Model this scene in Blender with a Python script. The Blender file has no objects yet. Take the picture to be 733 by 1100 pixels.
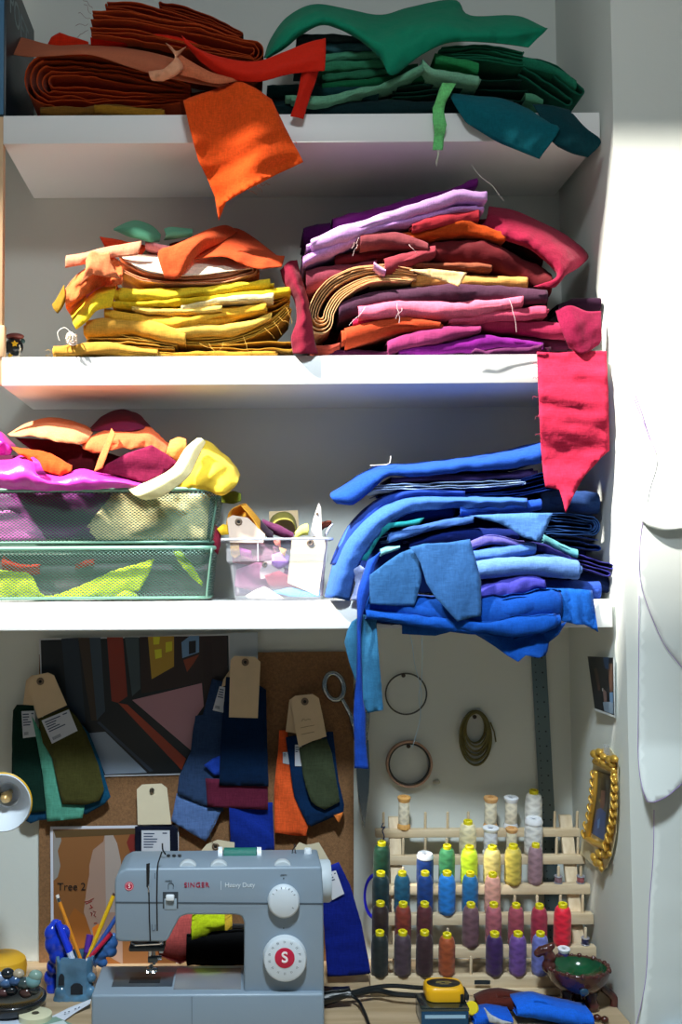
import bpy, bmesh, math, random
from mathutils import Vector, Matrix, noise, geometry
random.seed(7)
SC = bpy.context.scene
COL = SC.collection
F_PX, CX, CYH = 1170.0, 262.0, 550.0
PITCH, ROLL = 0.053, -0.0058
CAM = Vector((0.0, -2.3, 1.58))
RM = Matrix.Rotation(math.radians(90) + PITCH, 3, 'X') @ Matrix.Rotation(ROLL, 3, 'Z')

def ray(px, py):
    return RM @ Vector(((px - CX) / F_PX, -(py - CYH) / F_PX, -1.0))
def W(px, py, Y):                      # point of the upright plane at depth Y
    d = ray(px, py); return CAM + d * ((Y - CAM.y) / d.y)
def WX(px, py, X):                     # point of the side wall plane
    d = ray(px, py); return CAM + d * ((X - CAM.x) / d.x)
def WZ(px, py, Z):                     # point of a level plane
    d = ray(px, py); return CAM + d * ((Z - CAM.z) / d.z)
def mpp(Y): return (Y - CAM.y) / F_PX  # metres per pixel at depth Y

# ---------------------------------------------------------------- materials
def lin(h):
    h = h.lstrip('#'); o = []
    for i in (0, 2, 4):
        c = int(h[i:i+2], 16) / 255.0
        o.append(c / 12.92 if c <= 0.04045 else ((c + 0.055) / 1.055) ** 2.4)
    return (o[0], o[1], o[2], 1.0)
_M = {}
def newmat(name):
    m = bpy.data.materials.new(name); m.use_nodes = True
    return m, m.node_tree.nodes, m.node_tree.links, m.node_tree.nodes['Principled BSDF']
def plain(col, rough=0.5, metal=0.0, bump=0.0, bscale=200, var=0.0, vscale=20, spec=0.5, coat=0.0):
    k = ('p', col, rough, metal, bump, bscale, var, vscale, spec, coat)
    if k in _M: return _M[k]
    m, n, l, b = newmat('surface')
    b.inputs['Base Color'].default_value = lin(col); b.inputs['Roughness'].default_value = rough
    b.inputs['Metallic'].default_value = metal; b.inputs['Specular IOR Level'].default_value = spec
    b.inputs['Coat Weight'].default_value = coat
    tc = n.new('ShaderNodeTexCoord')
    if var > 0:
        nz = n.new('ShaderNodeTexNoise'); nz.inputs['Scale'].default_value = vscale; nz.inputs['Detail'].default_value = 4
        l.new(tc.outputs['Object'], nz.inputs['Vector'])
        hs = n.new('ShaderNodeHueSaturation'); hs.inputs['Color'].default_value = lin(col)
        mr = n.new('ShaderNodeMapRange'); mr.inputs['To Min'].default_value = 1 - var; mr.inputs['To Max'].default_value = 1 + var
        mr.inputs['From Min'].default_value = .3; mr.inputs['From Max'].default_value = .7
        l.new(nz.outputs['Fac'], mr.inputs['Value']); l.new(mr.outputs['Result'], hs.inputs['Value'])
        l.new(hs.outputs['Color'], b.inputs['Base Color'])
    if bump > 0:
        nz = n.new('ShaderNodeTexNoise'); nz.inputs['Scale'].default_value = bscale; nz.inputs['Detail'].default_value = 3
        l.new(tc.outputs['Object'], nz.inputs['Vector'])
        bp = n.new('ShaderNodeBump'); bp.inputs['Strength'].default_value = bump; bp.inputs['Distance'].default_value = 0.002
        l.new(nz.outputs['Fac'], bp.inputs['Height']); l.new(bp.outputs['Normal'], b.inputs['Normal'])
    _M[k] = m; return m
def fabric(col, kind='cotton'):
    k = ('f', col, kind)
    if k in _M: return _M[k]
    m, n, l, b = newmat('woven_' + kind)
    b.inputs['Roughness'].default_value = {'cotton': .95, 'silk': .7, 'satin': .36, 'sheer': .8}[kind]
    b.inputs['Specular IOR Level'].default_value = {'cotton': .08, 'silk': .18, 'satin': .5, 'sheer': .1}[kind]
    b.inputs['Sheen Weight'].default_value = .06; b.inputs['Sheen Roughness'].default_value = .5
    tc = n.new('ShaderNodeTexCoord')
    mp = n.new('ShaderNodeMapping'); mp.inputs['Scale'].default_value = (60, 420, 420)
    mp2 = n.new('ShaderNodeMapping'); mp2.inputs['Scale'].default_value = (420, 420, 60)
    n1 = n.new('ShaderNodeTexNoise'); n2 = n.new('ShaderNodeTexNoise'); n1.inputs['Scale'].default_value = 1; n2.inputs['Scale'].default_value = 1
    n1.inputs['Detail'].default_value = 2; n2.inputs['Detail'].default_value = 2
    l.new(tc.outputs['Object'], mp.inputs['Vector']); l.new(tc.outputs['Object'], mp2.inputs['Vector'])
    l.new(mp.outputs[0], n1.inputs['Vector']); l.new(mp2.outputs[0], n2.inputs['Vector'])
    ad = n.new('ShaderNodeMath'); ad.operation = 'ADD'; l.new(n1.outputs['Fac'], ad.inputs[0]); l.new(n2.outputs['Fac'], ad.inputs[1])
    hs = n.new('ShaderNodeHueSaturation'); hs.inputs['Color'].default_value = lin(col)
    mr = n.new('ShaderNodeMapRange'); mr.inputs['From Min'].default_value = .7; mr.inputs['From Max'].default_value = 1.3
    a = .16 if kind == 'cotton' else .05
    mr.inputs['To Min'].default_value = 1 - a; mr.inputs['To Max'].default_value = 1 + a
    l.new(ad.outputs[0], mr.inputs['Value']); l.new(mr.outputs['Result'], hs.inputs['Value']); l.new(hs.outputs['Color'], b.inputs['Base Color'])
    nw = n.new('ShaderNodeTexNoise'); nw.inputs['Scale'].default_value = 38; nw.inputs['Detail'].default_value = 3
    l.new(tc.outputs['Object'], nw.inputs['Vector'])
    ad2 = n.new('ShaderNodeMath'); ad2.operation = 'MULTIPLY_ADD'; ad2.inputs[1].default_value = .12
    l.new(ad.outputs[0], ad2.inputs[0]); l.new(nw.outputs['Fac'], ad2.inputs[2])
    bp = n.new('ShaderNodeBump'); bp.inputs['Strength'].default_value = .38 if kind == 'cotton' else .3; bp.inputs['Distance'].default_value = .006
    l.new(ad2.outputs[0], bp.inputs['Height']); l.new(bp.outputs['Normal'], b.inputs['Normal'])
    tr = n.new('ShaderNodeBsdfTranslucent'); l.new(hs.outputs['Color'], tr.inputs['Color'])
    mx = n.new('ShaderNodeMixShader'); mx.inputs[0].default_value = {'cotton': .14, 'silk': .2, 'satin': .15, 'sheer': .4}[kind]
    l.new(b.outputs[0], mx.inputs[1]); l.new(tr.outputs[0], mx.inputs[2]); l.new(mx.outputs[0], n['Material Output'].inputs['Surface'])
    _M[k] = m; return m
def wood(col, col2, axis='X', scale=9):
    k = ('w', col, col2, axis, scale)
    if k in _M: return _M[k]
    m, n, l, b = newmat('wood')
    b.inputs['Roughness'].default_value = .55
    tc = n.new('ShaderNodeTexCoord'); mp = n.new('ShaderNodeMapping')
    mp.inputs['Scale'].default_value = (scale * .12, scale, scale) if axis == 'X' else (scale, scale, scale * .12)
    nz = n.new('ShaderNodeTexNoise'); nz.inputs['Scale'].default_value = 6; nz.inputs['Detail'].default_value = 6
    cr = n.new('ShaderNodeValToRGB'); cr.color_ramp.elements[0].color = lin(col); cr.color_ramp.elements[1].color = lin(col2)
    cr.color_ramp.elements[0].position = .35; cr.color_ramp.elements[1].position = .65
    l.new(tc.outputs['Object'], mp.inputs['Vector']); l.new(mp.outputs[0], nz.inputs['Vector']); l.new(nz.outputs['Fac'], cr.inputs[0])
    l.new(cr.outputs[0], b.inputs['Base Color'])
    _M[k] = m; return m

# ---------------------------------------------------------------- objects
def tag(o, label=None, cat=None, group=None, kind=None):
    if label: o['label'] = label
    if cat: o['category'] = cat
    if group: o['group'] = group
    if kind: o['kind'] = kind
    return o
def empty(name, loc, label, cat, group=None):
    o = bpy.data.objects.new(name, None); COL.objects.link(o); o.location = loc; o.empty_display_size = .05
    return tag(o, label, cat, group)
def wloc(o):
    v = Vector((0, 0, 0))
    while o is not None: v += o.location; o = o.parent
    return v
def build(name, V, Fc, mat, parent=None, smooth=True, angle=None, fmat=None):
    V = [Vector(v) for v in V]
    if parent is None:
        xs = [v.x for v in V]; ys = [v.y for v in V]; zs = [v.z for v in V]
        org = Vector(((min(xs)+max(xs))/2, (min(ys)+max(ys))/2, min(zs)))
    else: org = wloc(parent)
    me = bpy.data.meshes.new(name)
    me.from_pydata([v - org for v in V], [], Fc)
    me.validate(); me.update()
    mats = mat if isinstance(mat, (list, tuple)) else [mat]
    for m in mats: me.materials.append(m)
    if fmat:
        for p, i in zip(me.polygons, fmat): p.material_index = i
    for p in me.polygons: p.use_smooth = smooth
    if smooth and angle: me.set_sharp_from_angle(angle=math.radians(angle))
    o = bpy.data.objects.new(name, me); COL.objects.link(o)
    if parent is None: o.location = org
    else: o.parent = parent
    return o
class MB:
    """collects shapes into one mesh"""
    def __init__(s): s.v = []; s.f = []; s.fm = []; s.mi = 0
    def add(s, V, Fc):
        b = len(s.v); s.v += [Vector(x) for x in V]; s.f += [tuple(b + i for i in f) for f in Fc]; s.fm += [s.mi] * len(Fc); return s
    def bm(s, bm, M=None):
        bm.verts.index_update(); bm.faces.ensure_lookup_table()
        s.add([(M @ v.co) if M else v.co.copy() for v in bm.verts], [[v.index for v in f.verts] for f in bm.faces]); bm.free(); return s
    def box(s, lo, hi, bev=0.0, seg=2, M=None):
        bm = bmesh.new(); bmesh.ops.create_cube(bm, size=1)
        lo, hi = Vector(lo), Vector(hi)
        for v in bm.verts: v.co = Vector(((lo[i] + hi[i]) / 2 + v.co[i] * (hi[i] - lo[i]) for i in range(3)))
        if bev > 0: bmesh.ops.bevel(bm, geom=bm.edges[:], offset=bev, segments=seg, affect='EDGES', profile=.5)
        return s.bm(bm, M)
    def prism(s, front, back, bev=0.0, seg=2):
        """front, back: lists of points of equal length"""
        bm = bmesh.new(); a = [bm.verts.new(p) for p in front]; b = [bm.verts.new(p) for p in back]; n = len(a)
        bm.faces.new(a); bm.faces.new(b[::-1])
        for i in range(n): bm.faces.new((a[i], b[i], b[(i+1) % n], a[(i+1) % n]))
        bmesh.ops.recalc_face_normals(bm, faces=bm.faces[:])
        if bev > 0: bmesh.ops.bevel(bm, geom=bm.edges[:], offset=bev, segments=seg, affect='EDGES', profile=.5)
        return s.bm(bm)
    def lathe(s, prof, n=24, M=None):
        """prof: (r, z) list about local z"""
        V = []; Fc = []; m = len(prof)
        for i in range(n):
            a = 2 * math.pi * i / n
            for r, z in prof: V.append(Vector((r * math.cos(a), r * math.sin(a), z)))
        for i in range(n):
            j = (i + 1) % n
            for k in range(m - 1): Fc.append((i*m+k, j*m+k, j*m+k+1, i*m+k+1))
        if M: V = [M @ v for v in V]
        return s.add(V, Fc)
    def tube(s, pts, r, n=6, closed=False, cap=True):
        pts = [Vector(p) for p in pts]; N = len(pts); V = []; Fc = []
        rr = r if isinstance(r, (list, tuple)) else [r] * N
        up = Vector((0, 0, 1)); prev = None
        for i, p in enumerate(pts):
            if closed: t = pts[(i+1) % N] - pts[i-1]
            else: t = pts[min(i+1, N-1)] - pts[max(i-1, 0)]
            if t.length < 1e-9: t = Vector((0, 0, 1))
            t.normalize()
            if prev is None:
                a = t.cross(Vector((0, 1, 0)));  a = a if a.length > .1 else t.cross(Vector((1, 0, 0)))
            else: a = prev - t * prev.dot(t)
            a.normalize(); prev = a.copy(); b = t.cross(a)
            for k in range(n):
                q = 2 * math.pi * k / n; V.append(p + (a * math.cos(q) + b * math.sin(q)) * rr[i])
        M = N if closed else N - 1
        for i in range(M):
            j = (i + 1) % N
            for k in range(n): Fc.append((i*n+k, i*n+(k+1) % n, j*n+(k+1) % n, j*n+k))
        if cap and not closed: Fc += [tuple(range(n))[::-1], tuple((N-1)*n + k for k in range(n))]
        return s.add(V, Fc)
    def ball(s, c, r, seg=12, sc=(1, 1, 1)):
        bm = bmesh.new(); bmesh.ops.create_uvsphere(bm, u_segments=seg, v_segments=max(6, seg // 2), radius=1)
        M = Matrix.Translation(Vector(c)) @ Matrix.Diagonal((r*sc[0], r*sc[1], r*sc[2], 1))
        return s.bm(bm, M)
    def grid(s, P, closed_u=False):
        """P: rows of points"""
        R = len(P); C = len(P[0]); V = [p for r in P for p in r]; Fc = []
        for i in range(R if closed_u else R - 1):
            for j in range(C - 1):
                i2 = (i + 1) % R
                Fc.append((i*C+j, i*C+j+1, i2*C+j+1, i2*C+j))
        return s.add(V, Fc)
    def out(s, name, mat, parent=None, smooth=True, angle=35):
        return build(name, s.v, s.f, mat, parent, smooth, angle, s.fm if isinstance(mat, (list, tuple)) else None)
def catmull(P, n, closed=False):
    """resample control points (Vectors) to n points"""
    P = [Vector(p) for p in P]; N = len(P)
    if N == 1: return [P[0].copy() for _ in range(n)]
    L = [0.0]
    for i in range(1, N): L.append(L[-1] + max((P[i] - P[i-1]).length, 1e-6))
    out = []
    for k in range(n):
        t = L[-1] * k / (n - 1); i = 0
        while i < N - 2 and L[i+1] < t: i += 1
        u = (t - L[i]) / (L[i+1] - L[i])
        p0 = P[i-1] if i > 0 else P[i] * 2 - P[i+1]; p1 = P[i]; p2 = P[i+1]; p3 = P[i+2] if i + 2 < N else P[i+1] * 2 - P[i]
        out.append(.5 * ((2*p1) + (p2 - p0) * u + (2*p0 - 5*p1 + 4*p2 - p3) * u*u + (3*p1 - p0 - 3*p2 + p3) * u*u*u))
    return out
def vlerp(a, n):
    """resample scalar list"""
    if not isinstance(a, (list, tuple)): return [a] * n
    if len(a) == 1: return [a[0]] * n
    o = []
    for k in range(n):
        t = (len(a) - 1) * k / (n - 1); i = min(int(t), len(a) - 2); o.append(a[i] + (a[i+1] - a[i]) * (t - i))
    return o
def nz3(x, y, z): return noise.noise(Vector((x, y, z)))
def slabpts(outl, Y): return [W(x, y, Y) for x, y in outl]
def slab(name, outl, Y, th, mat, parent=None, bev=0.0, smooth=False):
    """flat board or card: front face outline in the picture, standing at depth Y, th thick (backwards)"""
    fr = slabpts(outl, Y); bk = [p + Vector((0, th, 0)) for p in fr]
    return MB().prism(fr, bk, bev).out(name, mat, parent, smooth)
_T = {}
def text(name, s, size, mat, M, parent, extr=.0004, align='LEFT', shear=0.0, spacing=1.0):
    cu = bpy.data.curves.new('t', 'FONT'); cu.body = s; cu.size = size; cu.extrude = extr; cu.align_x = align; cu.align_y = 'CENTER'; cu.shear = shear; cu.space_character = spacing
    o = bpy.data.objects.new('t', cu); COL.objects.link(o)
    bpy.context.view_layer.update()
    me = o.evaluated_get(bpy.context.evaluated_depsgraph_get()).to_mesh()
    V = [M @ v.co for v in me.vertices]; Fc = [tuple(p.vertices) for p in me.polygons]
    bpy.data.objects.remove(o); bpy.data.curves.remove(cu)
    return build(name, V, Fc, mat, parent, smooth=False)
FRONT = Matrix(((1, 0, 0, 0), (0, 0, -1, 0), (0, 1, 0, 0), (0, 0, 0, 1)))   # local x,y to world x,z; faces the camera side
# ---------------------------------------------------------------- cloth makers
_seed = [0]
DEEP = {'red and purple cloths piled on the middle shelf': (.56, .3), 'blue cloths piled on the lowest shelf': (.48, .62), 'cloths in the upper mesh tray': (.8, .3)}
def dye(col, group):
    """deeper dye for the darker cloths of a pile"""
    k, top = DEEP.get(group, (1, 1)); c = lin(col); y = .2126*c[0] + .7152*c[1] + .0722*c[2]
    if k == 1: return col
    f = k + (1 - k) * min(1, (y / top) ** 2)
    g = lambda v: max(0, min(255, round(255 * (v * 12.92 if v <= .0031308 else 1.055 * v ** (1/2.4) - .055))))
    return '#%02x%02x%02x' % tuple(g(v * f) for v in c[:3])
def ns():
    _seed[0] += 1; return _seed[0] * 7.31
def fold(label, col, spine, t, Y=-.29, depth=.17, n=2, mode='F', kind='cotton', group=None, w=1.0, name='folded_cloth', bulge=None, jit=6):
    """a folded length of cloth seen along its fold. spine: picture points of its middle line (x, y[, depth shift]); t: thickness in px"""
    sd = ns(); N = 56; col = dye(col, group)
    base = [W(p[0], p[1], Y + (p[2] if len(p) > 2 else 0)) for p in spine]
    S = catmull(base, N); px = mpp(Y); T = [a * px * (1.1 if group in DEEP else 1.0) for a in vlerp(t, N)]
    mb = MB(); tk = .0011
    rnd = random.Random(int(sd * 100))
    Lx = (S[-1] - S[0]).length
    def wr(s, k, layer):      # wrinkle of the fold at arc position s
        return (nz3(s * 16 + sd, k * .7, layer * 3.1 + sd) * .0048 + nz3(s * 48, k * 2 + sd, layer * 1.7) * .0022) * w
    if mode == 'F':
        for j in range(n):
            fr = 1.0 - (j / max(n, 1)) * .98
            s0 = rnd.uniform(0, jit) / 100 + (0.0 if j == 0 else .006); s1 = 1 - rnd.uniform(0, jit) / 100 - (0.0 if j == 0 else .006)
            rows = []
            for i in range(N):
                u = s0 + (s1 - s0) * i / (N - 1); f = u * (N - 1); a = min(int(f), N - 2); q = f - a
                c = S[a].lerp(S[a+1], q); th = max(T[a] + (T[a+1] - T[a]) * q - .002, .003) * .5 * fr
                b = min(th * 1.1, .03) if bulge is None else bulge * px * fr
                sh = j * .0035
                row = []
                D = depth - j * .004
                prof = [(D, -1), (D*.55, -1), (.25*D, -1), (b, -1)]
                for k in range(1, 8):
                    an = -math.pi/2 + math.pi * k / 8; prof.append((b - b*math.cos(an), math.sin(an)))
                prof += [(b, 1), (.25*D, 1), (D*.55, 1), (D, 1)]
                for k, (yy, zz) in enumerate(prof):
                    fade = 1.0 if yy <= b + 1e-6 else max(.25, 1 - yy / D)
                    s_ = u * Lx
                    lim = th * .75
                    dz = max(-lim, min(lim, wr(s_, zz * 1.2, j) * (1 if abs(zz) > .6 else .7))) * fade
                    dy = nz3(s_ * 13 + sd, 5.5, j) * .006 * w * fade + wr(s_, zz, j + 4) * .8 * fade
                    row.append(Vector((c.x, c.y + sh + yy + dy, c.z + zz * th + dz)))
                # edges at the ends sag a little
                rows.append(row)
            mb.grid(rows)
    elif mode in ('CL', 'CR'):
        # layers wrapped round one another, the turn at the left (CL) or right (CR) end
        m = 36; K = 9
        for j in range(n):
            fr = 1.0 - j / n * .96
            ua = rnd.uniform(0, jit) / 100; path = []
            e0 = (j * .012 + .012)
            us = [(1 - ua) + (e0 - (1 - ua)) * i / (m - 1) for i in range(m)]
            if mode == 'CR': us = [1 - u for u in us]
            def at(u):
                f = max(0, min(1, u)) * (N - 1); a = min(int(f), N - 2); q = f - a
                tg = (S[a+1] - S[a]).normalized(); nm = Vector((-tg.z, 0, tg.x)); nm = nm if nm.z > 0 else -nm
                return S[a].lerp(S[a+1], q), max(T[a] + (T[a+1] - T[a]) * q - .002, .003) * .5 * fr, tg, nm
            for u in us:
                c, th, tg, nm = at(u); path.append((c + nm * th, u, 0, th))
            c, th, tg, nm = at(us[-1]); sg = -1 if mode == 'CL' else 1
            for k in range(1, 10):
                an = math.pi/2 - math.pi * k / 10; path.append((c + nm * th * math.sin(an) + tg * sg * th * .9 * math.cos(an), us[-1], 0.5, th))
            for u in us[::-1]:
                c, th, tg, nm = at(u); path.append((c - nm * th, u, 1, th))
            rows = []
            for k in range(K):
                yy = depth * (k / (K - 1)) ** 1.5; fade = max(.3, 1 - yy / depth); row = []
                for (p, u, h, th) in path:
                    lim = max(th / n * .5, .001)
                    d = max(-lim, min(lim, wr(u * Lx, h * 2 + k * .06, j))) * fade
                    row.append(Vector((p.x + d * .5, p.y + yy + j * .002 + (nz3(u * Lx * 10 + sd, h * 2 + j * 2.3, 0) * .008 * w + nz3(u * 60, j, sd) * .0012) * fade, p.z + d)))
                rows.append(row)
            mb.grid(rows)
    else:
        # serpentine: layers one over another, folded back at both ends
        path = []; m = 40
        for j in range(n):
            o = -1 + 2 * (j + .5) / n
            s0 = rnd.uniform(0, jit) / 100; s1 = 1 - rnd.uniform(0, jit) / 100
            us = [s0 + (s1 - s0) * i / (m - 1) for i in range(m)]
            if j % 2: us = us[::-1]
            for u in us:
                f = u * (N - 1); a = min(int(f), N - 2); q = f - a
                c = S[a].lerp(S[a+1], q); th = max(T[a] + (T[a+1] - T[a]) * q - .002, .003) * .5
                tg = (S[a+1] - S[a]).normalized(); nm = Vector((-tg.z, 0, tg.x))
                if nm.z < 0: nm = -nm
                path.append((c + nm * (o * th * (n / max(n - .0, 1))) , u * Lx, j, th))
            if j < n - 1:       # round the turn
                u = us[-1]; sg = 1 if j % 2 == 0 else -1
                f = u * (N - 1); a = min(int(f), N - 2); c = S[a].lerp(S[a+1], f - a); th = T[a] * .5
                tg = (S[a+1] - S[a]).normalized(); nm = Vector((-tg.z, 0, tg.x)); nm = nm if nm.z > 0 else -nm
                for k in range(1, 6):
                    an = -math.pi/2 + math.pi * k / 6; r = th / n
                    path.append((c + nm * (o * th + th / n + r * math.sin(an)) + tg * (sg * r * 1.5 * math.cos(an)), u * Lx, j + .5, th))
        rows = []
        for k in range(9):
            yy = depth * (k / 8) ** 1.5; row = []
            for (p, s_, j, th) in path:
                lim = th / n * .55
                fade = max(.3, 1 - yy / depth)
                dz = max(-lim, min(lim, wr(s_, j * .9 + k * .05, 0))) * fade
                dy = (nz3(s_ * 9 + sd, j * 2.3, 0) * .007 * w + nz3(s_ * 40, j, sd) * .0015) * fade
                row.append(Vector((p.x, p.y + yy + dy + abs(j - n/2) * .0006, p.z + dz)))
            rows.append(row)
        mb.grid(rows)
    o = mb.out(name, fabric(col, kind), None, True, None)
    md = o.modifiers.new('thickness', 'SOLIDIFY'); md.thickness = tk * 1.3; md.offset = 0
    return tag(o, label, 'cloth', group)
def yv(Y, x, y):
    return Y(x, y) if callable(Y) else Y
def sheet(label, col, outl, Y=-.31, wr=.004, ang=0.0, wl=22.0, kind='cotton', group=None, name='draped_cloth', th=.0012, parent=None, step=5.0, fray=.5, cat='cloth'):
    """a loose piece of cloth hanging or lying with the given outline; wrinkles run along ang (degrees in the picture)"""
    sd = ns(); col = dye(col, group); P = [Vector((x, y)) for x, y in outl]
    B = []
    for i in range(len(P)):            # edge points
        a, b = P[i], P[(i+1) % len(P)]; m = max(1, int((b - a).length / step))
        for k in range(m):
            q = a.lerp(b, k / m); e = (b - a).normalized()
            if k: q += Vector((-e.y, e.x)) * (nz3(q.x * .35, q.y * .35, sd) * fray)
            B.append(q)
    nb = len(B); pts = B[:]
    def inside(q):
        c = False; j = nb - 1
        for i in range(nb):
            if (B[i].y > q.y) != (B[j].y > q.y) and q.x < (B[j].x - B[i].x) * (q.y - B[i].y) / (B[j].y - B[i].y) + B[i].x: c = not c
            j = i
        return c
    x0 = min(p.x for p in P); x1 = max(p.x for p in P); y0 = min(p.y for p in P); y1 = max(p.y for p in P)
    yy = y0 + step * .5; r = 0
    while yy < y1:
        xx = x0 + step * (.5 if r % 2 else .25)
        while xx < x1:
            q = Vector((xx, yy))
            if inside(q) and min((q - b).length for b in B) > step * .55: pts.append(q)
            xx += step
        yy += step * .87; r += 1
    vs, es, fs, *_ = geometry.delaunay_2d_cdt(pts, [(i, (i+1) % nb) for i in range(nb)], [], 1, 1e-4)
    ca, sa = math.cos(math.radians(ang)), math.sin(math.radians(ang))
    V = []
    for q in vs:
        u = q.x * ca + q.y * sa; v = -q.x * sa + q.y * ca
        d = (nz3(u / (wl * 3.2), v / wl, sd) * 1.0 + nz3(u / (wl * 1.2), v / (wl * .42), sd + 9) * .35 - abs(nz3(u / (wl * 4), v / (wl * .8), sd + 4)) * .5) * wr * 1.5
        V.append(W(q.x, q.y, yv(Y, q.x, q.y) + d))
    if parent is None:
        o = build(name, V, fs, fabric(col, kind)); tag(o, label, cat, group)
    else: o = build(name, V, fs, fabric(col, kind), parent)
    md = o.modifiers.new('thickness', 'SOLIDIFY'); md.thickness = th; md.offset = 0
    return o
def loft(label, col, curves, nu=44, nv=16, wr=.002, kind='cotton', group=None, name='draped_cloth', parent=None, wl=.03, th=.0012, cat='cloth'):
    """cloth spanned between curves; each curve is a list of picture points with their depth (x, y, Y)"""
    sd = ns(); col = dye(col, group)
    C = [catmull([W(*p) for p in c], nu) for c in curves]
    rows = []
    for i in range(nu): rows.append(catmull([c[i] for c in C], nv))
    for i, r in enumerate(rows):
        for j, p in enumerate(r):
            d = (nz3(p.x / wl, p.z / wl * .6, sd) + .5 * nz3(p.x / wl * 2.3, p.z / wl * 1.6, sd + 3)) * wr
            g = (p.x * .8 + p.z * .6) / wl; h_ = (p.z * .8 - p.x * .6) / wl
            d += (abs(nz3(g * .45, h_ * 1.3, sd + 5)) - .25) * wr * 1.3
            r[j] = p + Vector((0, d * 1.3, d * .6))
    mb = MB(); mb.grid(rows)
    o = mb.out(name, fabric(col, kind), parent, True, None)
    md = o.modifiers.new('thickness', 'SOLIDIFY'); md.thickness = th; md.offset = 0
    if parent is None: tag(o, label, cat, group)
    return o
def threads(parent, col, starts, Y, r=.00035, name='loose_thread', ln=12):
    """frayed ends on a cloth"""
    rd = random.Random(len(starts) * 3 + int(starts[0][0]))
    for s in starts:
        mb = MB()
        x, y = s[0], s[1]; dx, dy = (s[2], s[3]) if len(s) > 2 else (rd.uniform(-ln, ln), rd.uniform(2, ln))
        pts = [W(x + dx * k / 5 + rd.uniform(-1, 1), y + dy * k / 5 + rd.uniform(-1, 1) + math.sin(k * 1.3) * 1.2, Y - .004 * math.sin(k * .63)) for k in range(6)]
        mb.tube(catmull(pts, 14), r, 4)
        mb.out(name, plain(col, .8), parent)

# ---------------------------------------------------------------- room
ZT = .775
WALL = plain('#d6dad4', .85, bump=.15, bscale=60, var=.02, vscale=3)
SHELF = plain('#eceded', .45, var=.01, vscale=4)
def struct(name, lo, hi, mat, bev=0.0):
    o = MB().box(lo, hi, bev).out(name, mat, None, bev > 0); o['kind'] = 'structure'; return o
struct('floor', (-2.2, -4.2, -.06), (1.7, .06, 0), wood('#7c7468', '#8e867a', 'X', 5))
struct('wall_back', (-2.2, 0, 0), (.69, .06, 3.0), WALL)
struct('wall_right', (.682, -.343, 0), (1.7, .06, 3.0), WALL, .002)
# ceiling out of view, added with a slot that shapes the sun beam
mb = MB()
SX0, SX1, SY0, SY1 = -2.0, .45, -1.0, -.64
for lo, hi in (((-3.6, -4.2, 3.0), (1.7, SY0, 3.04)), ((-3.6, SY1, 3.0), (1.7, .06, 3.04)), ((-3.6, SY0, 3.0), (SX0, SY1, 3.04)), ((SX1, SY0, 3.0), (1.7, SY1, 3.04))):
    mb.box(lo, hi)
o = mb.out('added_ceiling', plain('#e6e4de', .9), None, False); o['kind'] = 'structure'
# shelves
def shelf(label, pl, pr, ytop, ybot, xl, xr):
    zl = W(pl, ytop[0], -.30).z; zr = W(pr, ytop[1], -.30).z; z = (zl + zr) / 2
    zb = (W(pl, ybot[0], -.30).z + W(pr, ybot[1], -.30).z) / 2
    o = MB().box((xl, -.30, zb), (xr, -.001, z), .0015).out('shelf_board', SHELF); tag(o, label, 'shelf', 'white wall shelves'); return z
Z1 = shelf('topmost white shelf board, under the orange and green cloth piles', 4, 645, (124, 120.7), (153.5, 152.5), -.447, .672)
Z2 = shelf('middle white shelf board, under the yellow and red cloth piles', 3, 640, (384, 380), (414.5, 411), -.447, .672)
Z3 = shelf('lowest white shelf board, under the mesh trays and blue pile', 3, 657, (647.5, 644), (678.5, 673), -1.35, .674)
tag(MB().box((-.447, -.30, 2.875), (.672, -.001, 2.925), .0015).out('shelf_board', SHELF), 'white shelf board added above the frame to shade the top shelf', 'shelf', 'white wall shelves')  # unseen board, added to keep overhead light off the top shelf
o = MB().box((-.49, -.296, Z2 - .05), (-.4475, -.276, Z1), .001).out('trim_1', plain('#d9b48c', .6), None); o['kind'] = 'structure'
# the pale block that stands against the post on the middle shelf
print('Z', Z1, Z2, Z3, W(683, 1093, -.343), W(600, 210, 0), W(664, 340, -.343))
# desk
t = empty('desk', (0, -.3, 0), 'pale wooden desk top under the sewing machine and thread rack', 'desk')
MB().box((-1.1, -.80, ZT - .03), (.68, -.001, ZT), .002).out('desk_top', wood('#a8906e', '#c0a888', 'X', 8), t)
for x in (-1.06, .62):
    for y in (-.76, -.05): MB().box((x - .025, y - .025, 0), (x + .025, y + .025, ZT - .03), .003).out('leg', wood('#a8906e', '#c0a888', 'Z', 8), t)
# ---------------------------------------------------------------- light and camera
SUN_D = Vector((.66, .45, -1.0)).normalized()
su = bpy.data.lights.new('sunlight', 'SUN'); su.energy = 17.0; su.angle = math.radians(3.8); su.color = (1.0, .95, .86)
so = bpy.data.objects.new('sunlight', su); COL.objects.link(so); so.rotation_euler = SUN_D.to_track_quat('-Z', 'Y').to_euler(); so.location = (-1.5, -1.8, 3.6)
def area(name, loc, tgt, size, energy, col):
    li = bpy.data.lights.new(name, 'AREA'); li.shape = 'DISK'; li.size = size; li.energy = energy; li.color = col
    lo = bpy.data.objects.new(name, li); COL.objects.link(lo); lo.location = loc
    lo.rotation_euler = (Vector(tgt) - Vector(loc)).to_track_quat('-Z', 'Y').to_euler(); return lo
area('ceiling_lamp', (.1, -1.65, 2.95), (.1, -.2, 1.2), .3, 9, (.86, .95, 1.0))
sl = bpy.data.lights.new('ceiling_spot', 'SPOT'); sl.energy = 200; sl.spot_size = math.radians(50); sl.spot_blend = .75; sl.shadow_soft_size = .11; sl.color = (.78, .92, 1.0)
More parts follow.
